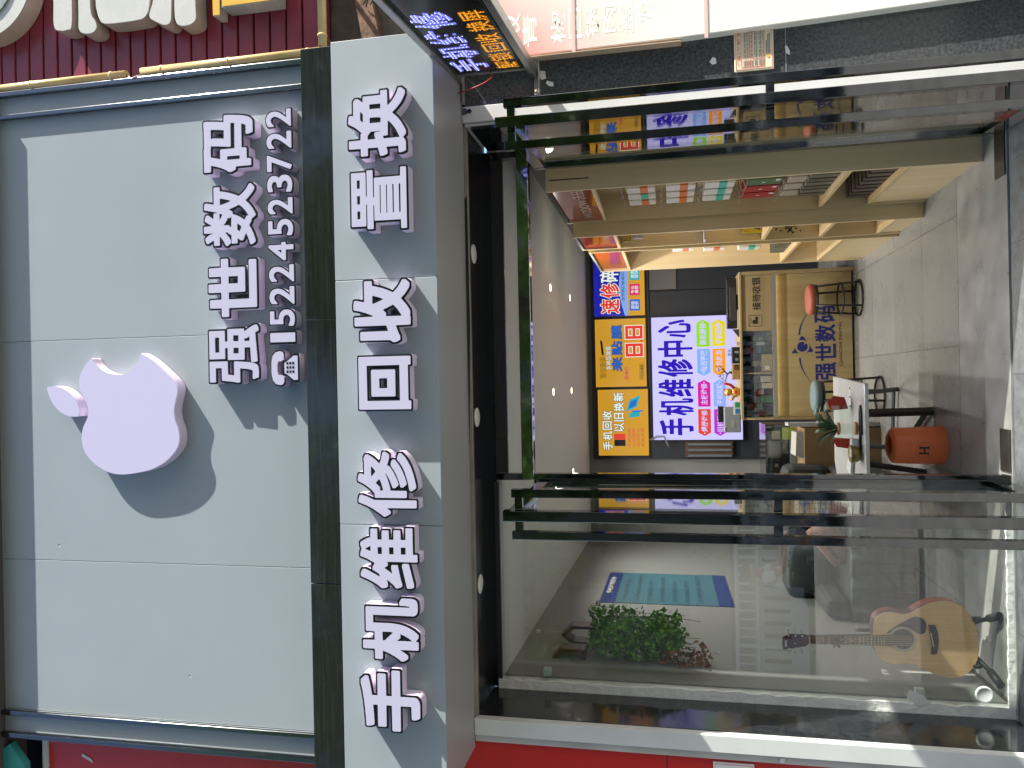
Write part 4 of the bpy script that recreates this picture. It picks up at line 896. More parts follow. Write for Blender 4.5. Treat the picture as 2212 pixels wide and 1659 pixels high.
MB().prism([(-.19,.50),(-.12,.52),(-.11,.58),(-.15,.62),(-.20,.60)], (0,.004,0), (0,.945,0)).build('red_petal', mat('red_paper', (.42,.03,.02), .6), t); MB().prism([(-.37,.49),(-.43,.50),(-.42,.57),(-.36,.60)], (0,.004,0), (0,.945,0)).build('red_petal', MC['red_paper'], t)
t = thing('badge_row', 'thin pale strip with three dark dots on the white table', 'badge', (-.12,.95,.4875)); bx('strip', mat('strip_pale', (.56,.58,.54), .4), (-.19,-.05,.93,.965,.4875,.489), t)
mb = MB()
for x in (-.175,-.12,-.065): mb.lathe([(.006,0),(.006,.003)], (x,.947,.4892), 12)
mb.build('dot', BKE, t)
tag(MB().prism([(-.60,.9),(-.50,.86),(-.46,.93),(-.55,1.0)], (0,0,.02), (0,0,.4875), (1,0,0), (0,1,0)).build('crumpled_tissue', mat('tissue', (.55,.56,.54), .8, bump=.8, bscale=40), None, .006), 'crumpled white tissue at the left part of the white table', 'tissue')
# ================================================================ DISPLAY SHELVES ON THE RIGHT
LOAK = wood('light_oak', '#d6bf94', '#e2cda4', 'z', .45); LOAKH = wood('light_oak_level', '#c8ae80', '#d6bd90', 'y', .45)
HRED = mat('header_red', (.30,.022,.018), .15, coat=.5); HWT = mat('header_white', (.6,.55,.5), .4)
def unit(label, xf, y0, y1, zt, zh, xb, shelves, word=None):
    t = thing('display_shelf', label, 'shelf', (xf, y0, 0))
    bx('side_board', LOAK, (xf, 1.445, y0, y0+.018, 0, zt), t, .001); bx('side_board', LOAK, (xf, 1.445, y1-.018, y1, 0, zt), t, .001)
    bx('back_board', LOAK, (xb, xb+.018, y0+.019, y1-.019, .0, zt-.02), t)
    bx('top_board', mat('low_bounce_top', (.12,.115,.10), .9), (xf+.001, 1.445, y0+.019, y1-.019, zt-.02, zt-.001), t)  # unseen top darkened to keep bounced lamp light off the ceiling
    bx('header_frame', LOAKH, (xf+.001, xf+.03, y0+.019, y1-.019, zh, zh+.02), t, .001)
    bx('header_panel', HRED, (xf+.012, xf+.02, y0+.019, y1-.019, zh+.021, zt-.021), t)
    if word: txt('header_lettering', word, None, 0, HWT, t, off=.0, depth=.001, o=(xf+.0115, y1-.12, zh+.07), ux=(0,-(y1-y0)*.78,0), uz=(0,0,.075))
    for z in shelves: bx('shelf_board', LOAKH, (xf+.004, xb-.001, y0+.019, y1-.019, z, z+.022), t, .001)
    if word: bx('slot', INKK, (xf+.06, xf+.066, y0-.0008, y0, zh+.03, zt-.02), t)
    bx('kick_board', LOAK, (xf+.012, xf+.028, y0+.019, y1-.019, .0, (shelves[-1] if shelves else .3)-.001), t)
    return t
unit('nearest light oak display shelf with red lettered header, beside the door', 1.062, .23, 1.12, 2.205, 1.935, 1.235, (.60, .315), 'WODOW/沃日')
unit('second light oak display shelf with narrow red header', .972, 1.14, 1.66, 2.165, 1.88, 1.22, (.88, .50, .13))
unit('farthest light oak display shelf, next to the reception counter', .955, 1.68, 2.70, 2.12, 1.86, 1.13, (.62, .33))
POUCH = mat('pouch_white', (.66,.63,.60), .4, var=.1, vscale=30); ORP = mat('pack_orange', (.62,.15,.02), .45); TEP = mat('pack_teal', (.06,.42,.30), .45); REP = mat('pack_red', (.36,.02,.025), .4); GRP = mat('pack_green', (.07,.14,.06), .4); CLP = mat('clear_pack', (.42,.36,.30), .25)
HOOK = mat('hook_white', (.62,.60,.55), .4)
rows = [(1.70, 'top', ORP, POUCH), (1.47, 'second', ORP, POUCH), (1.25, 'third', TEP, POUCH), (1.00, 'fourth', REP, REP), (.79, 'lowest', None, CLP)]
protoP = {}
def package(key, label, loc, mb_, mc, grp):
    if key in protoP: return dup(protoP[key], loc, label)
    t = thing('case_package', label, 'package', loc, grp)
    if mb_ is mc: MB().box(-.04,.04,-.065,.065,-.095,.095).build('package_card', mb_, t, .003, local=True); MB().box(-.041,-.0405,-.055,-.02,-.085,-.06).build('sticker', PAP, t, local=True); MB().box(-.041,-.0405,-.008,.008,-.008,.012).build('logo_dot', PAP, t, local=True)
    else:
        MB().box(-.04,.04,-.062,.062,-.088,.078).build('package_card', mc, t, .004, local=True)
        if mb_: MB().box(-.0415,.0415,-.0632,.0632,-.045,.0).build('colour_band', mb_, t, local=True); MB().box(-.0422,-.0416,-.05,-.01,-.085,-.06).build('sticker', CRP, t, local=True)
    protoP[key] = t; return t
pos = ['hidden nearest', 'middle', 'farther']
for z, w_, b_c, c_c in rows:
    for k, y in enumerate((.60, .76, .92)):
        bc, cc = b_c, c_c
        if w_ == 'top' and k == 1: bc, cc = TEP, POUCH
        if w_ == 'fourth' and k == 0: bc = cc = GRP
        colr = {id(ORP): 'white and orange', id(TEP): 'white and teal', id(REP): 'dark red', id(GRP): 'olive green'}.get(id(bc), 'clear')
        package((id(bc), id(cc)), f'{colr} phone case package, {pos[k]} in the {w_} row of the nearest shelf', (1.165, y, z), bc, cc, 'case packages hanging in the shelves')
        h = MB().tube([(1.234, y, z+.115), (1.14, y, z+.113), (1.10, y, z+.10), (1.085, y, z+.115)], .0025, 6).build('wire_hook', HOOK)
        tag(h, f'white wire hook holding the {pos[k]} package in the {w_} row', 'hook', 'wire hooks in the nearest shelf')
tag(MB().lathe([(.0,0),(.030,0),(.030,.002),(0,.002)], (1.233, .80, 1.875), 24, 'x').build('round_mirror', mat('mirror_disc', (.6,.6,.6), .1, 1.0)), 'small round pale disc at the top of the nearest shelf', 'disc')
for i, (z, y0, n, col, lab) in enumerate(((.623, .34, 7, (.085,.075,.06), 'grey brown'), (.338, .40, 8, (.05,.035,.03), 'dark brown'))):
    for k in range(n):
        y = y0+k*.085
        tag(bx('phone_sleeve', mat('sleeve_%d_%d' % (i, k % 2), tuple(c_*(1+.5*(k % 2)) for c_ in col), .4), (1.10, 1.225, y, y+.06, z, z+.15-.02*i), None, .003), f'{lab} packaged case, {ORD[k]} from the street, {["upper","lower"][i]} board of nearest shelf', 'package', 'packs standing on shelf boards')
# second unit goods
t = thing('toy_magazine', 'yellow boxed activity set with dark handle in the second shelf', 'boxed set', (1.05,1.58,.82)); bx('box', mat('yellow_box', (.52,.42,.02), .4), (1.02,1.13,1.58,1.60,.905,1.03), t, .002); bx('handle', BP, (1.06,1.09,1.585,1.595,1.031,1.045), t)
MB().prism([(1.035,.915),(1.10,.915),(1.115,.96),(1.09,1.0),(1.06,.985),(1.045,.95)], (0,.001,0), (0,1.5785,0)).build('printed_figure_area', mat('toy_print', (.10,.05,.03), .5, var=.6, vscale=60), t)
t = thing('white_case_pack', 'white plastic case hanging above the yellow boxed set', 'package', (1.08,1.5,1.45)); bx('pack', mat('white_pack', (.5,.5,.48), .35), (1.04,1.12,1.50,1.53,1.30,1.40), t, .003); bx('grip', mat('white_pack', None) if False else MC['white_pack'], (1.065,1.09,1.505,1.52,1.401,1.412), t)
tag(bx('shelf_edge_strip', mat('lilac_strip', (.45,.42,.52), .4), (.976, 1.10, 1.5, 1.64, 1.285, 1.298)), 'pale lilac shelf strip under the white case in the second shelf', 'shelf strip')
for k, (x0, z0, w_, h, col, lb) in enumerate(((1.0,1.885,.09,.05,(.05,.05,.30),'navy comic'),(1.0,1.94,.08,.04,(.5,.42,.2),'cream comic'),(1.10,1.885,.07,.09,(.35,.16,.15),'rose coloured comic'),(1.0,1.80,.10,.06,(.5,.38,.10),'yellow comic'),(1.02,1.72,.07,.07,(.45,.43,.60),'pale lilac pack'))):
    tag(bx('printed_pack', mat('pp%d' % k, col, .4, var=.3, vscale=40), (x0, x0+w_, 1.52+k*.01, 1.535+k*.01, z0-.0, z0+h), None, .001), f'{lb} pack at the top of the second shelf', 'package')
t = thing('ivy_sprig', 'dark green ivy sprig hanging in the second shelf', 'plant', (1.05,1.6,.7)); mb = MB(); random.seed(9)
for k in range(26):
    p = Vector((1.03+random.gauss(0,.015), 1.57, .72+random.gauss(0,.03))); q = Vector((random.uniform(-1,1),-.3,random.uniform(-1,1))).normalized()*.02; w_ = Vector((q.z,0,-q.x))*.4; mb.add([p,p+q*.5+w_,p+q,p+q*.5-w_], [(0,1,2,3)])
mb.build('leaves', mat('ivy', (.012,.035,.01), .5), t); MB().tube([(1.03,1.57,.73),(1.06,1.58,.66),(1.09,1.6,.62)], .003, 6).build('stem', mat('ivy_stem', (.05,.06,.02), .6), t)
for k, (y, z, bc) in enumerate(((1.95,1.43,ORP),(2.25,1.43,ORP),(2.0,1.19,ORP),(2.3,1.19,ORP),(2.05,.92,TEP),(2.35,.92,TEP),(2.1,1.63,ORP))):
    package((id(bc), id(POUCH)), f'white and {"teal" if bc is TEP else "orange"} package {["first","second","third","fourth","fifth","sixth","seventh"][k]} of those in the farthest shelf', (1.075, y, z), bc, POUCH, 'case packages hanging in the shelves')
for k in range(6): tag(bx('glass_plate_pack', mat('plate_pack', (.22,.24,.20), .3), (1.0, 1.12, 1.95+k*.09, 1.96+k*.09, .643, .75)), f'greenish flat pack {["first","second","third","fourth","fifth","sixth"][k]} in the row at the foot of the farthest shelf', 'package', 'flat packs in the farthest shelf')

# ================================================================ LEFT CORNER: sofa, cushions, guitar, planters, poster
SOFA = mat('sofa_cloth', (.022,.026,.026), .8, bump=.2, bscale=12); DRP = mat('sofa_drape', (.06,.082,.082), .7)
t = thing('sofa', 'dark grey sofa with hanging grey drape behind the guitar', 'sofa', (-1.2,1.8,0))
bx('seat', SOFA, (-1.62, -.66, 1.42, 2.2, .06, .40), t, .04, ); bx('backrest', SOFA, (-1.64, -.66, 2.0, 2.35, .401, .72), t, .06)
bx('armrest', SOFA, (-1.60, -1.47, 1.40, 2.1, .401, .56), t, .04)
mb = MB(); n = 90; vs = []; random.seed(4); ph = [random.uniform(0, 6) for _ in range(6)]
for i in range(n+1):
    x = -1.60+.95*i/n
    d = .018*math.sin(x*34+ph[0]) + .012*math.sin(x*71+ph[1]) + .006*math.sin(x*130+ph[2])
    vs += [(x, 1.40, .412), (x, 1.385+d*.4, .40), (x, 1.375+d, .30), (x+.006*math.sin(x*20), 1.368+d*1.3, .03)]
mb.add(vs, [(i*4+j, i*4+j+1, (i+1)*4+j+1, (i+1)*4+j) for i in range(n) for j in range(3)], True); o_ = mb.build('drape', DRP, t); md = o_.modifiers.new('s', 'SOLIDIFY'); md.thickness = .004
def cushion(name, label, m, c, w_, h, th_, rot):
    t = thing(name, label, 'cushion', c); t.rotation_euler = rot
    N = 14; vs = []
    for sgn in (-1, 1):
        for i in range(N+1):
            for j in range(N+1):
                u = 2*i/N-1; v = 2*j/N-1; k = max(0, (1-u**4)*(1-v**4))**.5
                vs.append((u*w_/2*(1-.05*v*v), sgn*th_/2*k, v*h/2*(1-.05*u*u)))
    M_ = (N+1)**2; fs = []
    for s_ in range(2):
        for i in range(N):
            for j in range(N):
                a = s_*M_+i*(N+1)+j; q = (a, a+1, a+N+2, a+N+1); fs.append(q if s_ else q[::-1])
    o_ = MB().add(vs, fs, True).build('cover', m, t, local=True); return t
CORAL = mat('cushion_coral', (.34,.19,.15), .8, bump=.1, bscale=60)
c1 = cushion('lettered_cushion', 'dusty pink cushion with black handwriting lying on the sofa', CORAL, (-1.13,1.62,.475), .32, .22, .09, (rad(-28), 0, rad(8)))
c1.rotation_euler = (rad(-20), rad(-38), rad(0))
txt('handwriting', 'you are my s', None, 0, INKK, None, o=(0,0,0), ux=(.23,0,0), uz=(0,0,.032), off=-.004, shear=.05)
h_ = bpy.data.objects['handwriting.001'] if 'handwriting.001' in bpy.data.objects else bpy.data.objects['handwriting']; h_.parent = c1; h_.location = (-.11,-.048,.01)
CHK = mat('cushion_check', (.6,.58,.55), .8); nt = CHK.node_tree; b = nt.nodes['Principled BSDF']; tc = nt.nodes.new('ShaderNodeTexCoord'); br = nt.nodes.new('ShaderNodeTexBrick'); br.offset = 0
mp = nt.nodes.new('ShaderNodeMapping'); mp.inputs['Rotation'].default_value = (rad(90),0,0); nt.links.new(tc.outputs['Object'], mp.inputs[0]); nt.links.new(mp.outputs[0], br.inputs['Vector'])
for k_, v_ in (('Scale',1),('Brick Width',.035),('Row Height',.035),('Mortar Size',.003),('Mortar Smooth',.1)): br.inputs[k_].default_value = v_
br.inputs['Color1'].default_value = br.inputs['Color2'].default_value = (.45,.43,.42,1); br.inputs['Mortar'].default_value = (.02,.02,.02,1); nt.links.new(br.outputs[0], b.inputs['Base Color'])
c2 = cushion('check_cushion', 'white cushion with black window-pane check leaning at the right of the sofa', CHK, (-.83,1.68,.56), .34, .30, .09, (rad(-20), rad(8), rad(30)))
c3 = cushion('grey_cushion', 'plain dark green grey cushion leaning on the sofa back', mat('cushion_grey', (.05,.06,.058), .8), (-1.38,1.86,.58), .36, .34, .10, (rad(-18), 0, rad(-6)))

# guitar -------------------------------------------------------
t = thing('acoustic_guitar', 'natural spruce acoustic guitar with dark pickguard standing behind the left shop window', 'guitar', (-1.33,.33,.05))
SPR = wood('spruce_top', '#d6aa76', '#e2ba88', 'z', 2.0, .28); MAH = wood('guitar_side', '#3a2018', '#4c2b20', 'x', 1, .3); RSW = mat('rosewood', (.035,.02,.015), .35, var=.3, vscale=30); HEADM = mat('head_veneer', (.07,.02,.012), .25, coat=.4)
GO = [(-1.305,.555),(-1.252,.551),(-1.219,.531),(-1.2,.494),(-1.2,.449),(-1.207,.412),(-1.197,.375),(-1.172,.338),(-1.146,.286),(-1.134,.227),(-1.142,.177),(-1.164,.134),(-1.21,.099),(-1.272,.077),(-1.327,.072),(-1.39,.072),(-1.446,.089),(-1.491,.126),(-1.513,.169),(-1.517,.213),(-1.503,.271),(-1.478,.329),(-1.456,.372),(-1.456,.417),(-1.463,.461),(-1.451,.506),(-1.425,.535),(-1.389,.551),(-1.349,.555)]
P = crom(GO, (), 4)
MB().prism(P, (0,.085,0), (0,.303,0)).build('body_sides', MAH, t); MB().prism(gr(P,.999,(-1.33,.3)), (0,.003,0), (0,.2995,0)).build('spruce_top', SPR, t)
mb = MB(); mb.prism(gr(P,1.004,(-1.33,.3)), (0,.004,0), (0,.3028,0)); mb.build('edge_binding', mat('binding', (.55,.45,.30), .4), t)
circ = lambda r, c: [(c[0]+r*math.cos(2*math.pi*k/36), c[1]+r*math.sin(2*math.pi*k/36)) for k in range(36)]
hc = (-1.331,.418)
for r_, m_, y in ((.066, mat('rosette', (.40,.36,.27), .4), .2988), (.052, RSW, .2982)): MB().prism(circ(r_, hc), (0,.0006,0), (0,y,0)).build('rosette_ring' if m_ is not RSW else 'sound_hole', m_, t)
PG = [(-1.306,.494),(-1.296,.488),(-1.256,.435),(-1.221,.375),(-1.216,.346),(-1.231,.317),(-1.258,.308),(-1.294,.314),(-1.304,.34),(-1.295,.358),(-1.279,.384),(-1.271,.413),(-1.276,.45),(-1.304,.481)]
MB().prism(crom(PG, (), 3), (0,.0006,0), (0,.2985,0)).build('pickguard', mat('pickguard', (.035,.035,.045), .2), t)
MB().prism([(-1.254,.30),(-1.253,.270),(-1.29,.258),(-1.328,.255),(-1.37,.258),(-1.398,.265),(-1.399,.29),(-1.36,.288)], (0,.008,0), (0,.2915,0)).build('bridge', RSW, t)
MB().prism([(-1.292,.293),(-1.362,.281),(-1.362,.277),(-1.292,.289)], (0,.003,0), (0,.288,0)).build('saddle', mat('bone', (.6,.56,.48), .4), t)
MB().prism([(-1.337,.868),(-1.374,.868),(-1.366,.462),(-1.312,.462)], (0,.016,0), (0,.2865,0)).build('fretboard', RSW, t)
MB().prism([(-1.340,.868),(-1.371,.868),(-1.362,.55),(-1.318,.55)], (0,.02,0), (0,.3030,0)).build('neck', MAH, t)
mb = MB()
for k in range(17):
    z = .868-(.868-.275)*(1-2**(-k/12)); w_ = .0185+.009*(.868-z)/.4; cx = -1.3555+(.868-z)*.04; mb.box(cx-w_, cx+w_, .2855, .2863, z-.0012, z+.0012)
mb.build('frets', mat('fret_metal', (.35,.3,.2), .3, .9), t)
MB().prism([(-1.346,1.0),(-1.329,.965),(-1.329,.89),(-1.337,.87),(-1.374,.87),(-1.390,.89),(-1.405,.96),(-1.412,.998),(-1.38,1.003)], (0,.014,0), (0,.290,0)).build('headstock', HEADM, t, .002)
bx('nut', MC['bone'], (-1.374,-1.337,.284,.2895,.866,.871), t); txt('head_mark', 'ψ', (-1.384,-1.366,.925,.95), .2898, mat('pearl', (.5,.5,.45), .3), t, off=0); bx('head_inlay', MC['pearl'], (-1.396,-1.362,.2888,.2895,.982,.990), t)
for k in range(3):
    z = .905+k*.033
    for sx, s_ in ((-1.334+k*.000, 1), (-1.392-k*.005, -1)):
        p = MB(); p.tube([(sx, .288, z), (sx, .282, z)], .005, 10); p.tube([(sx, .298, z), (sx+s_*.022, .298, z)], .002, 6); p.ball((sx+s_*.026, .298, z), (.008,.003,.006), 10, 6); p.build('tuning_peg', mat('peg_chrome', (.6,.62,.62), .15, 1.0), t)
mb = MB()
for k in range(6): mb.tube([(-1.339-.0065*k, .2838, .868), (-1.303-.0105*k, .2835, .287-.002*k)], .0006, 4, smooth=False)
mb.build('strings', mat('string_brass', (.5,.36,.2), .3, .8), t)
bx('inlay_dot', MC['pearl'], (-1.3475,-1.3435,.2850,.2854,.66,.664), t)
for x, z in ((-1.336,.57),(-1.355,.57),(-1.347,.62),(-1.3445,.52)): bx('inlay_dot', MC['pearl'], (x-.002,x+.002,.2850,.2854,z-.002,z+.002), t)
tag(MB().prism([(-1.385,.735),(-1.325,.755),(-1.327,.745),(-1.38,.722)], (0,.01,0), (0,.272,0)).prism([(-1.38,.758),(-1.365,.758),(-1.32,.69),(-1.335,.692)], (0,.006,0), (0,.262,0)).build('capo', mat('capo_dark', (.05,.052,.05), .4)), 'dark capo clamped across the guitar neck', 'capo')
STD = mat('stand_black', (.018,.018,.02), .5)
t = thing('guitar_stand', 'black folding guitar stand with padded arms under the guitar', 'guitar stand', (-1.33,.4,0))
MB().tube([(-1.33,.42,.62),(-1.33,.43,.12)], .011, 8).build('upright', STD, t)
for sx in (-1, 1):
    MB().tube([(-1.33,.43,.16),(-1.33+sx*.10,.32,.06),(-1.33+sx*.16,.20,.012)], .012, 8).build('leg', STD, t); MB().tube([(-1.33+sx*.13,.26,.035),(-1.33+sx*.168,.18,.018)], .020, 10).build('foot_pad', STD, t)
    MB().tube([(-1.33+sx*.03,.41,.11),(-1.33+sx*.10,.36,.075),(-1.33+sx*.12,.29,.07),(-1.33+sx*.115,.272,.10)], .010, 8).build('support_arm', STD, t)
MB().tube([(-1.33,.43,.14),(-1.33,.62,.012)], .011, 8).build('leg', STD, t)

for n_ in ('acoustic_guitar','guitar_stand'): bpy.data.objects[n_].location.y -= .09
bpy.data.objects['capo'].location.y -= .09
# hanging planters --------------------------------------------
PW = wood('planter_wood', '#3d1f10', '#5a3220', 'x', 1, .5); LFG = mat('leaf_green', (.12,.30,.04), .5, var=.45, vscale=25); LFB = mat('leaf_brown', (.27,.12,.05), .6, var=.3, vscale=25)
def leafcloud(n, fn, size):
    mb = MB()
    for _ in range(n):
        p = Vector(fn()); d = Vector((random.gauss(0,1), random.gauss(-.4,.8), random.gauss(-.3,.7))).normalized(); s_ = d.cross(Vector((random.gauss(0,1),random.gauss(0,1),random.gauss(0,1)))).normalized(); l_ = size*random.uniform(.7,1.3); w_ = l_*.33
        nrm = d.cross(s_)*l_*.12
        mb.add([p, p+d*l_*.35+s_*w_+nrm, p+d*l_*.75+s_*w_*.8+nrm, p+d*l_, p+d*l_*.75-s_*w_*.8+nrm, p+d*l_*.35-s_*w_+nrm], [(0,1,2,3),(0,3,4,5)])
    return mb
def planter(label, x0, x1, zt, y, chain_top, cl):
    t = thing('hanging_planter', label, 'planter', ((x0+x1)/2, y, zt-.12)); w_ = x1-x0
    # open wooden triangle frame with a tray
    def P_(x, z): return (x0+w_*x, zt-.13*z)
    fr = [[P_(0,.1),P_(.5,-.35),P_(.62,-.28),P_(.18,.2)], [P_(.5,-.35),P_(1,.1),P_(.82,.2),P_(.40,-.22)], [P_(0,.1),P_(.18,.12),P_(.16,.95),P_(0,.95)], [P_(.84,.12),P_(1,.1),P_(1,.95),P_(.86,.95)]]
    mb = MB()
    for f in fr: mb.prism(f, (0,.10,0), (0,y-.05,0))
    mb.build('wooden_frame', PW, t); mb = MB(); a, b_ = P_(0,.96), P_(1,1.2); mb.box(a[0], b_[0], y-.06, y+.05, b_[1], a[1]); mb.build('tray', PW, t, .004)
    mb = MB()
    top = zt+.05
    zz = top; k = 0
    while zz < chain_top:
        mb.tube([((x0+x1)/2+(.004 if k % 2 else 0), y, zz), ((x0+x1)/2-(.004 if k % 2 else 0), y, zz+.014)], .0022, 5); zz += .015; k += 1
    mb.build('chain', mat('chain_steel', (.45,.45,.45), .35, .8), t)
    bx('wall_clip', PAP, ((x0+x1)/2-.008, (x0+x1)/2+.008, y-.01, y+.01, chain_top, chain_top+.025), t, .002)
    cl(t); return t
random.seed(21)
def cloud1(t):
    def fn():
        u = random.random(); z = 2.02-.50*u**.9; w_ = .13*math.sin(math.pi*(.12+.80*u)); a = random.uniform(0, 6.28); r_ = random.random()**.5
        return (-1.47+.06*u*.5+w_*r_*math.cos(a), .40+.09*r_*math.sin(a), z+random.gauss(0,.012))
    leafcloud(1500, fn, .032).build('green_leaves', LFG, t)
    def fb():
        u = random.random(); return (-1.545+random.gauss(0,.035)+.0*u, .36+random.gauss(0,.03), 1.62-.26*u+random.gauss(0,.01))
    leafcloud(170, fb, .032).build('brown_leaves', LFB, t)
    mb = MB()
    for k in range(26):
        x = -1.47+random.gauss(0,.07); zt = random.uniform(1.7,2.0); zb = random.uniform(1.36,1.6); mb.tube([(-1.47+random.gauss(0,.03),.4,2.03),(x,.40+random.gauss(0,.04),zt),(x+random.gauss(-.02,.03),.37+random.gauss(0,.03),zb)], .0015, 4)
    mb.build('stems', mat('stem_green', (.06,.07,.02), .7), t)
def cloud2(t):
    def fn():
        u = random.random(); a = random.uniform(0, 6.28); r_ = random.random()**.5
        return (-1.40+.07*r_*math.cos(a)-.03*u, .62+.07*r_*math.sin(a), 2.04-.52*u)
    leafcloud(520, fn, .032).build('green_leaves', LFG, t)
planter('nearer hanging wooden planter with long green and browning leaves by the left window', -1.655, -1.515, 2.205, .40, 2.33, cloud1)
planter('hanging wooden planter behind the nearer one, on the left wall', -1.565, -1.455, 2.17, .62, 2.35, cloud2)

# poster on the left wall (wall runs from (-1.60,1.2) to (-1.735,4.65))
def wallx(y): return -1.60-(y-1.2)*(.135/3.45)
t = thing('wall_poster', 'teal poster with dark blue head and foot bands on the left wall', 'poster', (wallx(2.1), 2.1, 1.2))
ya, yb = 1.66, 2.72; dx = wallx(yb)-wallx(ya)
def wq(name, m, u0, u1, z0, z1, d):
    a = (wallx(ya)+dx*u0+d, ya+(yb-ya)*u0); b_ = (wallx(ya)+dx*u1+d, ya+(yb-ya)*u1)
    MB().add([(a[0],a[1],z0),(b_[0],b_[1],z0),(b_[0],b_[1],z1),(a[0],a[1],z1),(a[0]-.002,a[1],z0),(b_[0]-.002,b_[1],z0),(b_[0]-.002,b_[1],z1),(a[0]-.002,a[1],z1)], [(0,1,2,3),(4,7,6,5),(0,4,5,1),(3,2,6,7),(1,5,6,2),(0,3,7,4)]).build(name, m, t)
PB = mat('poster_blue', (.008,.035,.17), .3); PT = mat('poster_teal', (.045,.15,.20), .3); PI = mat('poster_ink', (.03,.10,.12), .5)
wq('sheet', PT, 0, 1, 1.235, 1.975, .004); wq('head_band', PB, 0, 1, 1.976, 2.09, .004); wq('foot_band', PB, 0, 1, 1.13, 1.234, .004)
txt('heading', '手机维修服务', None, 0, PAP, t, off=.02, o=(wallx(ya)+.006, ya+.24, 2.015), ux=(dx*.55,(yb-ya)*.55,0), uz=(0,0,.045))
random.seed(8)
for k, s_ in enumerate(('一 专业维修 爆屏 进水', '二 更换电池 原装配件', '三 主板维修 刷机解锁', '四 手机回收 以旧换新', '五 手机贴膜 各种品牌', '六 当面维修 立等可取', '七 诚信服务 保修三月')):
    l_ = random.uniform(.6,.85); txt('poster_line', s_, None, 0, PI, t, off=.01, o=(wallx(ya)+.006, ya+.08, 1.90-k*.092), ux=(dx*l_,(yb-ya)*l_,0), uz=(0,0,.032))
# ================================================================ LED PROJECTING SIGN
fr0 = Vector((1.455,-.55,0)); fr1 = Vector((1.345,-1.56,0)); dd = (fr1-fr0); Ls = dd.length; dd.normalize()
t = thing('led_sign', 'projecting black LED sign with blue and orange lit characters in a steel frame', 'led sign', (fr0.x, fr0.y, 0)); t.rotation_euler = (0,0,math.atan2(dd.y, dd.x))
# local x runs out to the street, local -y... face looks to the door side
STF = mat('steel_frame', (.40,.40,.39), .35, .9, var=.15, vscale=20); LEDB = mat('led_board', (.006,.006,.007), .25)
zb, zt = 2.165, 2.492
sgn = -1 if (Matrix.Rotation(math.atan2(dd.y, dd.x), 3, 'Z') @ Vector((0,1,0))).x > 0 else 1
def lb(nm, m, s0, s1, q0, q1, z0, z1, bv=0): MB().box(s0, s1, min(q0*sgn,q1*sgn), max(q0*sgn,q1*sgn), z0, z1).build(nm, m, t, bv, local=True)
lb('board', LEDB, 0, Ls, -.02, .012, zb, zt)
lb('top_frame', STF, -.16, Ls, -.022, .026, zt+.001, zt+.03, .003); lb('bottom_frame', STF, -.16, Ls, -.022, .026, zb-.03, zb-.001, .003); lb('end_frame', STF, -.012, -.001, -.022, .022, zb, zt, .002)
LB_ = emi('led_blue', '#8288ff', 1.0); LBD = emi('led_blue_dot', '#e0e4ff', 2.0); LO_ = emi('led_orange', '#d4860e', .95); LOD = emi('led_orange_dot', '#ffb23c', 1.5)
def ledtext(body, s0, s1, z0, z1, m_, md_, off, step):
    """characters read from the door side: they run towards the street"""
    o = (s0, .0135*sgn, z0); ux = (s1-s0, 0, 0); v, fs, w, h = tri(body, off, 3)
    mb = MB(); mb.add([(s0+(s1-s0)*p[0]/w, .0137*sgn, z0+(z1-z0)*p[1]/h) for p in v], fs); ob = mb.build('lit_strokes', m_, t, local=True)
    # lamps along the strokes: a coarse grid kept where the glyph is, thinned
    sw = step*w/(s1-s0); sh = step*h/(z1-z0); A = []
    P = v
    img = np.zeros((int(h/sh)+2, int(w/sw)+2), bool)
    for f in fs:
        for i in range(1, len(f)-1):
            a, b, c_ = P[f[0]], P[f[i]], P[f[i+1]]
            for yy in range(int(min(a[1],b[1],c_[1])/sh), int(max(a[1],b[1],c_[1])/sh)+2):
                for xx in range(int(min(a[0],b[0],c_[0])/sw), int(max(a[0],b[0],c_[0])/sw)+2):
                    x, y = xx*sw, yy*sh
                    e = lambda p, q: (q[0]-p[0])*(y-p[1])-(q[1]-p[1])*(x-p[0])
                    s_ = [e(a,b), e(b,c_), e(c_,a)]
                    if (all(k >= 0 for k in s_) or all(k <= 0 for k in s_)) and yy < img.shape[0] and xx < img.shape[1]: img[yy, xx] = True
    mb = MB()
    for yy, xx in zip(*np.nonzero(img)):
        cx = s0+step*xx; cz = z0+step*yy; q = .0137*sgn; q2 = .0165*sgn; r_ = .0021
        mb.add([(cx-r_, q, cz-r_), (cx+r_, q, cz-r_), (cx+r_, q, cz+r_), (cx-r_, q, cz+r_), (cx, q2, cz)], [(0,1,4),(1,2,4),(2,3,4),(3,0,4)])
    mb.build('led_lamps', md_, t, local=True)['kind'] = 'stuff'
rd = 1
for ch, s0 in (('手', .03), ('机', .22), ('维', .41), ('修', .60)): ledtext(ch, s0, s0+.175, 2.318, 2.478, LB_, LBD, .026, .0155)
for s_, s0 in (('解锁', .02), ('回收', .27), ('换屏', .52)): ledtext(s_, s0, s0+.22, 2.188, 2.292, LO_, LOD, .010, .015)
mb = MB()
for k in range(60):
    s0 = .012+k*(Ls-.02)/60
    for z in (zb+.012, zt-.010): q = .0165*sgn; mb.box(s0, s0+.004, min(.0125*sgn,q), max(.0125*sgn,q), z-.002, z+.002)
for k in range(18): mb.box(.008, .012, min(.0125*sgn,.0165*sgn), max(.0125*sgn,.0165*sgn), zb+.012+k*.018, zb+.016+k*.018)
mb.build('border_lamps', mat('dead_led', (.05,.10,.08), .4), t, local=True)
t = thing('sign_bracket', 'pair of rusty steel angle brackets holding the LED sign to the wall', 'bracket', (1.45,-.42,2.3))
ANG = mat('angle_steel', (.48,.47,.45), .4, .7, var=.25, vscale=18)
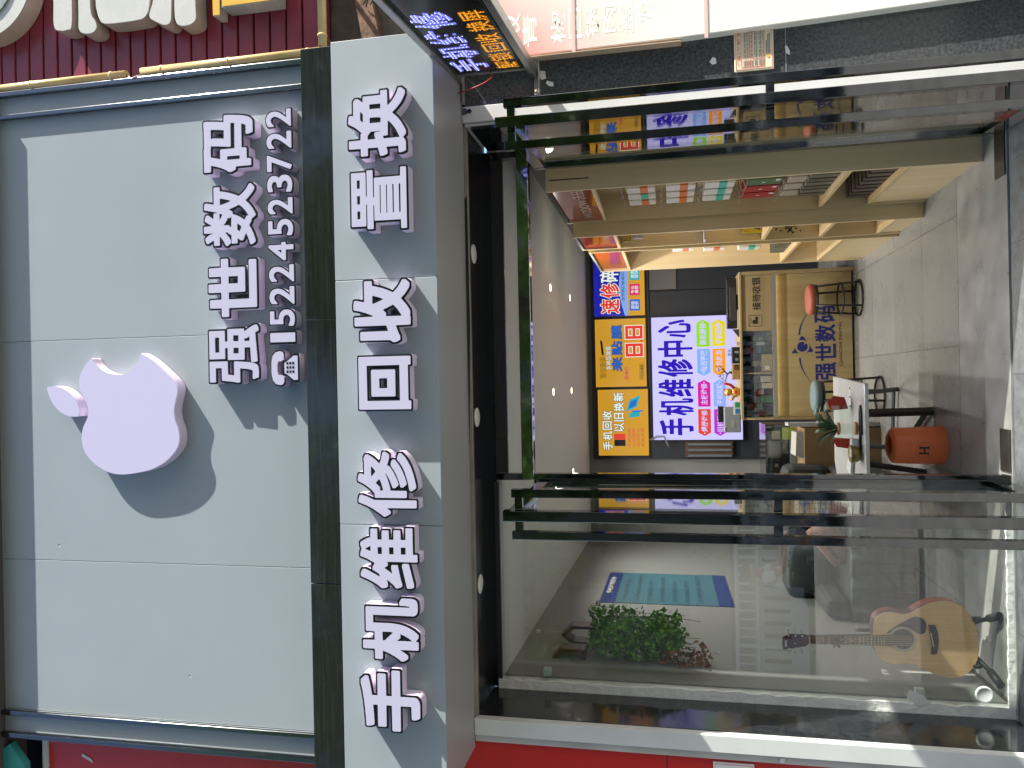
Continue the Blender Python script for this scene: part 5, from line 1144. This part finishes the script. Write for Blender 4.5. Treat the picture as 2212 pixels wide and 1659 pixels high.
for z in (2.505, 2.137):
    a, b_ = (1.352, 1.505) if z > 2.3 else (1.366, 1.563)
    MB().box(a, b_, -.4085, -.4045, z-.014, z+.014).box(a, b_, -.44, -.409, z-.014, z-.011).build('angle', ANG, t)
    MB().lathe([(.009,0),(.009,.004),(.005,.006),(0,.006)], (a+.014,-.41,z+.003), 8, 'y').lathe([(.009,0),(.009,.004),(.005,.006),(0,.006)], (b_-.014,-.41,z+.003), 8, 'y').build('bolt', mat('bolt', (.4,.36,.25), .4, .8), t)
tag(MB().tube([(1.440,-.55,2.33),(1.425,-.52,2.33),(1.415,-.5,2.36),(1.41,-.47,2.41),(1.40,-.46,2.46),(1.385,-.47,2.51)], .0028, 6).build('red_wire', mat('red_wire', (.35,.02,.02), .5)), 'thin red wire hanging from the LED sign to the sign box', 'wire')

# ================================================================ STREET BEHIND THE CAMERA (seen in the glass and polished metal)
ROAD = mat('road_asphalt', (.11,.11,.112), .85, bump=.3, bscale=60, var=.2, vscale=8)
bx('road', ROAD, (-60, 60, -60, -5.21, -.85, -.75), kind='structure')
bx('kerb', mat('kerb_stone', (.25,.25,.24), .7), (-30, 30, -5.206, -5.201, -.75, -.02), kind='structure')
bx('ground', mat('earth', (.05,.06,.03), .95), (-80, 80, -80, 80, -.95, -.86), kind='structure')
SCD0 = mat('picket_dark', (.02,.02,.02), .6); WRL = mat('rail_white', (.85,.85,.84), .4)
t = thing('street_railing', 'white tubular street railing across the road, mirrored in the shop window', 'railing', (0,-9.5,-.42))
for z in (.51, .155): MB().tube([(-9,-9.5,z),(9,-9.5,z)], .035, 8).build('rail', WRL, t)
mb = MB(); x = -9.0
while x <= 9.01: mb.tube([(x,-9.5,.155),(x,-9.5,.51)], .019, 6); x += .15
mb.build('balusters', WRL, t)
for k in range(13): x = -9+1.5*k; MB().tube([(x,-9.5,-.75),(x,-9.5,.56)], .03, 8).build('post', WRL, t)
HDG = mat('hedge_leaf', (.06,.14,.025), .6, var=.5, vscale=8)
def leafball(n, c, r, size, seed):
    random.seed(seed); mb = MB(); cl = [(Vector((random.gauss(0,.45)*r[0], random.gauss(0,.4)*r[1], random.gauss(0,.45)*r[2])), random.uniform(.25,.5)) for _ in range(16)]
    for _ in range(n):
        k, rr = random.choice(cl); d = Vector((random.gauss(0,1),random.gauss(0,1),random.gauss(0,1))).normalized()*rr*(r[0]+r[2])/2*random.uniform(.75,1.05); p = Vector(c)+k+d
        a = Vector((random.gauss(0,1),random.gauss(0,1),random.gauss(0,.6))).normalized()*size*random.uniform(.6,1.3); b_ = a.cross(Vector((random.gauss(0,1),random.gauss(0,1),1))).normalized()*size*.4
        mb.add([p, p+a*.5+b_, p+a, p+a*.5-b_], [(0,1,2,3)])
    return mb
BRK = mat('bark', (.09,.07,.05), .9, bump=.8, bscale=20, var=.3)
for i, (x, y, h, r_, w_) in enumerate(((-7.2,-12.5,10.5,3.2,'first from the left'),(-3.0,-13.2,11.5,3.5,'second from the left'),(1.6,-12.6,11.0,3.4,'middle one'),(6.0,-13.4,11.8,3.5,'fourth from the left'),(10.6,-12.8,10.8,3.3,'last on the right'))):
    t = thing('street_tree', f'leafy street tree across the road, {w_} of the five in the reflection', 'tree', (x, y, -.42), 'street trees across the road')
    MB().tube([(x,y,-.42),(x+.1,y,h*.3),(x-.05,y+.1,h*.55),(x+.1,y,h*.8)], [.22,.17,.12,.05], 10).tube([(x,y,h*.35),(x+.8,y+.2,h*.6),(x+1.3,y,h*.8)], [.10,.07,.03], 8).tube([(x,y,h*.42),(x-.9,y-.1,h*.65),(x-1.4,y,h*.8)], [.09,.06,.03], 8).build('trunk', BRK, t)
    leafball(7000, (x, y, h*.66), (r_, r_, r_*1.25), .24, 40+i).build('crown', mat('tree_leaf', (.17,.31,.05), .55, var=.5, vscale=3), t)
tag(leafball(5000, (0,-10.6,.5), (9,.5,.8), .11, 77).build('hedge', HDG), 'low clipped hedge behind the white street railing', 'hedge')
t = thing('far_building', 'plain pale apartment block beyond the street trees', 'building', (0,-24,0)); bx('facade', mat('far_facade', (.30,.27,.23), .8, var=.1, vscale=1), (-26, 26, -30, -24, -.4, 9.0), t)
mb = MB()
for i in range(17):
    for j in range(3): mb.box(-24+i*3, -22.4+i*3, -24.02, -23.99, 1.0+j*2.8, 2.5+j*2.8)
w_ = mb.build('windows', mat('far_window', (.03,.04,.05), .1), t); w_['kind'] = 'stuff'

t = thing('low_wall', 'pale low wall with dark pickets behind the railing, mirrored in the window', 'wall', (0,-10.0,-.42)); bx('wall_face', WRL, (-9, 9, -10.06, -10.0, -.72, .13), t)
mb = MB(); x = -8.9
while x < 9: mb.box(x, x+.06, -9.998, -9.97, -.42, .02); x += .22
mb.build('pickets', SCD0, t)
# masked rider on a scooter, mirrored in the left window
t = thing('electric_scooter', 'dark electric scooter ridden past behind the photographer', 'scooter', (-2.6,-7.4,-.42))
SCD = mat('scooter_dark', (.02,.02,.025), .3); RUB = mat('tyre', (.02,.02,.02), .8)
for x in (-3.15, -2.05):
    MB().tube([(x+.21*math.cos(a), -7.4, -.21+.21*math.sin(a)) for a in [2*math.pi*k/24 for k in range(25)]], .045, 8, cap=False).build('wheel', RUB, t)
MB().prism([(-3.3,.28),(-2.75,.30),(-2.65,-.12),(-2.25,-.14),(-2.15,.40),(-2.02,.42),(-2.08,-.05),(-2.2,-.25),(-3.0,-.22),(-3.35,.05)], (0,.24,0), (0,-7.52,0)).build('body_shell', SCD, t, .03)
MB().tube([(-2.08,-7.4,.38),(-2.16,-7.4,.60)], .025, 8).tube([(-2.18,-7.68,.62),(-2.16,-7.4,.60),(-2.18,-7.12,.62)], .016, 8).build('handlebar', SCD, t); MB().box(-3.25,-2.72,-7.53,-7.27,.29,.36).build('seat', RUB, t, .03)
def skinbody(name, verts, edges, radii, m, parent, sub=2):
    me = bpy.data.meshes.new(name); me.from_pydata([tuple(Vector(v)-wloc(parent)) for v in verts], edges, []); me.materials.append(m)
    o = bpy.data.objects.new(name, me); COL.objects.link(o); o.parent = parent
    md = o.modifiers.new('skin', 'SKIN'); md.use_smooth_shade = True
    for i, r_ in enumerate(radii): me.skin_vertices[0].data[i].radius = (r_, r_) if not isinstance(r_, tuple) else r_
    me.skin_vertices[0].data[0].use_root = True
    s_ = o.modifiers.new('sub', 'SUBSURF'); s_.levels = sub; s_.render_levels = sub; return o
p = thing('person', 'person in white T-shirt and blue mask riding the scooter, both hands on the bars', 'person', (-2.85,-7.4,.36))
SKN = mat('skin', (.50,.30,.22), .5); TSH = mat('white_tshirt', (.88,.88,.87), .8); TRS = mat('dark_trousers', (.03,.035,.05), .8); HAIR = mat('dark_hair', (.015,.012,.01), .6)
Y0 = -7.4
V = [(-2.88,Y0,.44),(-2.87,Y0,.62),(-2.84,Y0,.82),(-2.83,Y0,.93),(-2.81,Y0,1.0),(-2.79,Y0,1.09),(-2.78,Y0,1.16),
     (-2.83,Y0-.17,.88),(-2.72,Y0-.22,.68),(-2.46,Y0-.25,.64),(-2.24,Y0-.24,.64),(-2.83,Y0+.17,.88),(-2.72,Y0+.22,.68),(-2.46,Y0+.25,.64),(-2.24,Y0+.24,.64),
     (-2.84,Y0-.10,.43),(-2.45,Y0-.13,.42),(-2.42,Y0-.13,.05),(-2.40,Y0-.13,-.08),(-2.28,Y0-.13,-.10),(-2.84,Y0+.10,.43),(-2.45,Y0+.13,.42),(-2.42,Y0+.13,.05),(-2.40,Y0+.13,-.08),(-2.28,Y0+.13,-.10)]
E_ = [(0,1),(1,2),(2,3),(3,4),(4,5),(5,6),(3,7),(7,8),(8,9),(9,10),(3,11),(11,12),(12,13),(13,14),(0,15),(15,16),(16,17),(17,18),(18,19),(0,20),(20,21),(21,22),(22,23),(23,24)]
R_ = [(.13,.15),(.12,.14),(.12,.16),(.07,.08),.055,(.085,.075),.07,.055,.045,.038,.028,.055,.045,.038,.028,.09,.065,.05,.045,.04,.09,.065,.05,.045,.04]
skinbody('body', V, E_, R_, SKN, p)
skinbody('t_shirt', [V[0],V[1],V[2],(-2.83,Y0,.91),V[7],(-2.75,Y0-.21,.76),V[11],(-2.75,Y0+.21,.76)], [(0,1),(1,2),(2,3),(3,4),(4,5),(3,6),(6,7)], [(.15,.17),(.14,.16),(.14,.18),(.09,.10),.075,.075,.075,.075], TSH, p)
skinbody('trousers', [V[0],V[15],V[16],V[17],(-2.41,Y0-.13,-.02),V[20],V[21],V[22],(-2.41,Y0+.13,-.02)], [(0,1),(1,2),(2,3),(3,4),(0,5),(5,6),(6,7),(7,8)], [(.14,.16),.105,.08,.065,.06,.105,.08,.065,.06], TRS, p)
MB().ball((-2.80,Y0,1.17), (.105,.09,.085), 16, 10).build('hair', HAIR, p); MB().ball((-2.725,Y0,1.08), (.045,.06,.05), 12, 8).build('face_mask', mat('mask_blue', (.25,.50,.62), .7), p)
for s_ in (-1, 1):
    for k in range(5): pass
mb = MB()
for s_ in (-1, 1):
    for k in range(4): mb.tube([(-2.235,Y0+s_*(.20+.02*k),.655),(-2.19,Y0+s_*(.20+.02*k),.655),(-2.165,Y0+s_*(.20+.02*k),.635),(-2.17,Y0+s_*(.20+.02*k),.605)], [.010,.010,.009,.007], 6)
    mb.tube([(-2.24,Y0+s_*.20,.635),(-2.21,Y0+s_*.185,.61),(-2.18,Y0+s_*.19,.59)], [.011,.010,.008], 6)
mb.build('fingers', SKN, p)

sc_, pe_ = bpy.data.objects['electric_scooter'], bpy.data.objects['person']
sc_.location = (-2.28,-6.2,-.75); pe_.location = (-2.28-.22,-6.2,-.75+.78*.88); sc_.scale = pe_.scale = (.88,.88,.88)
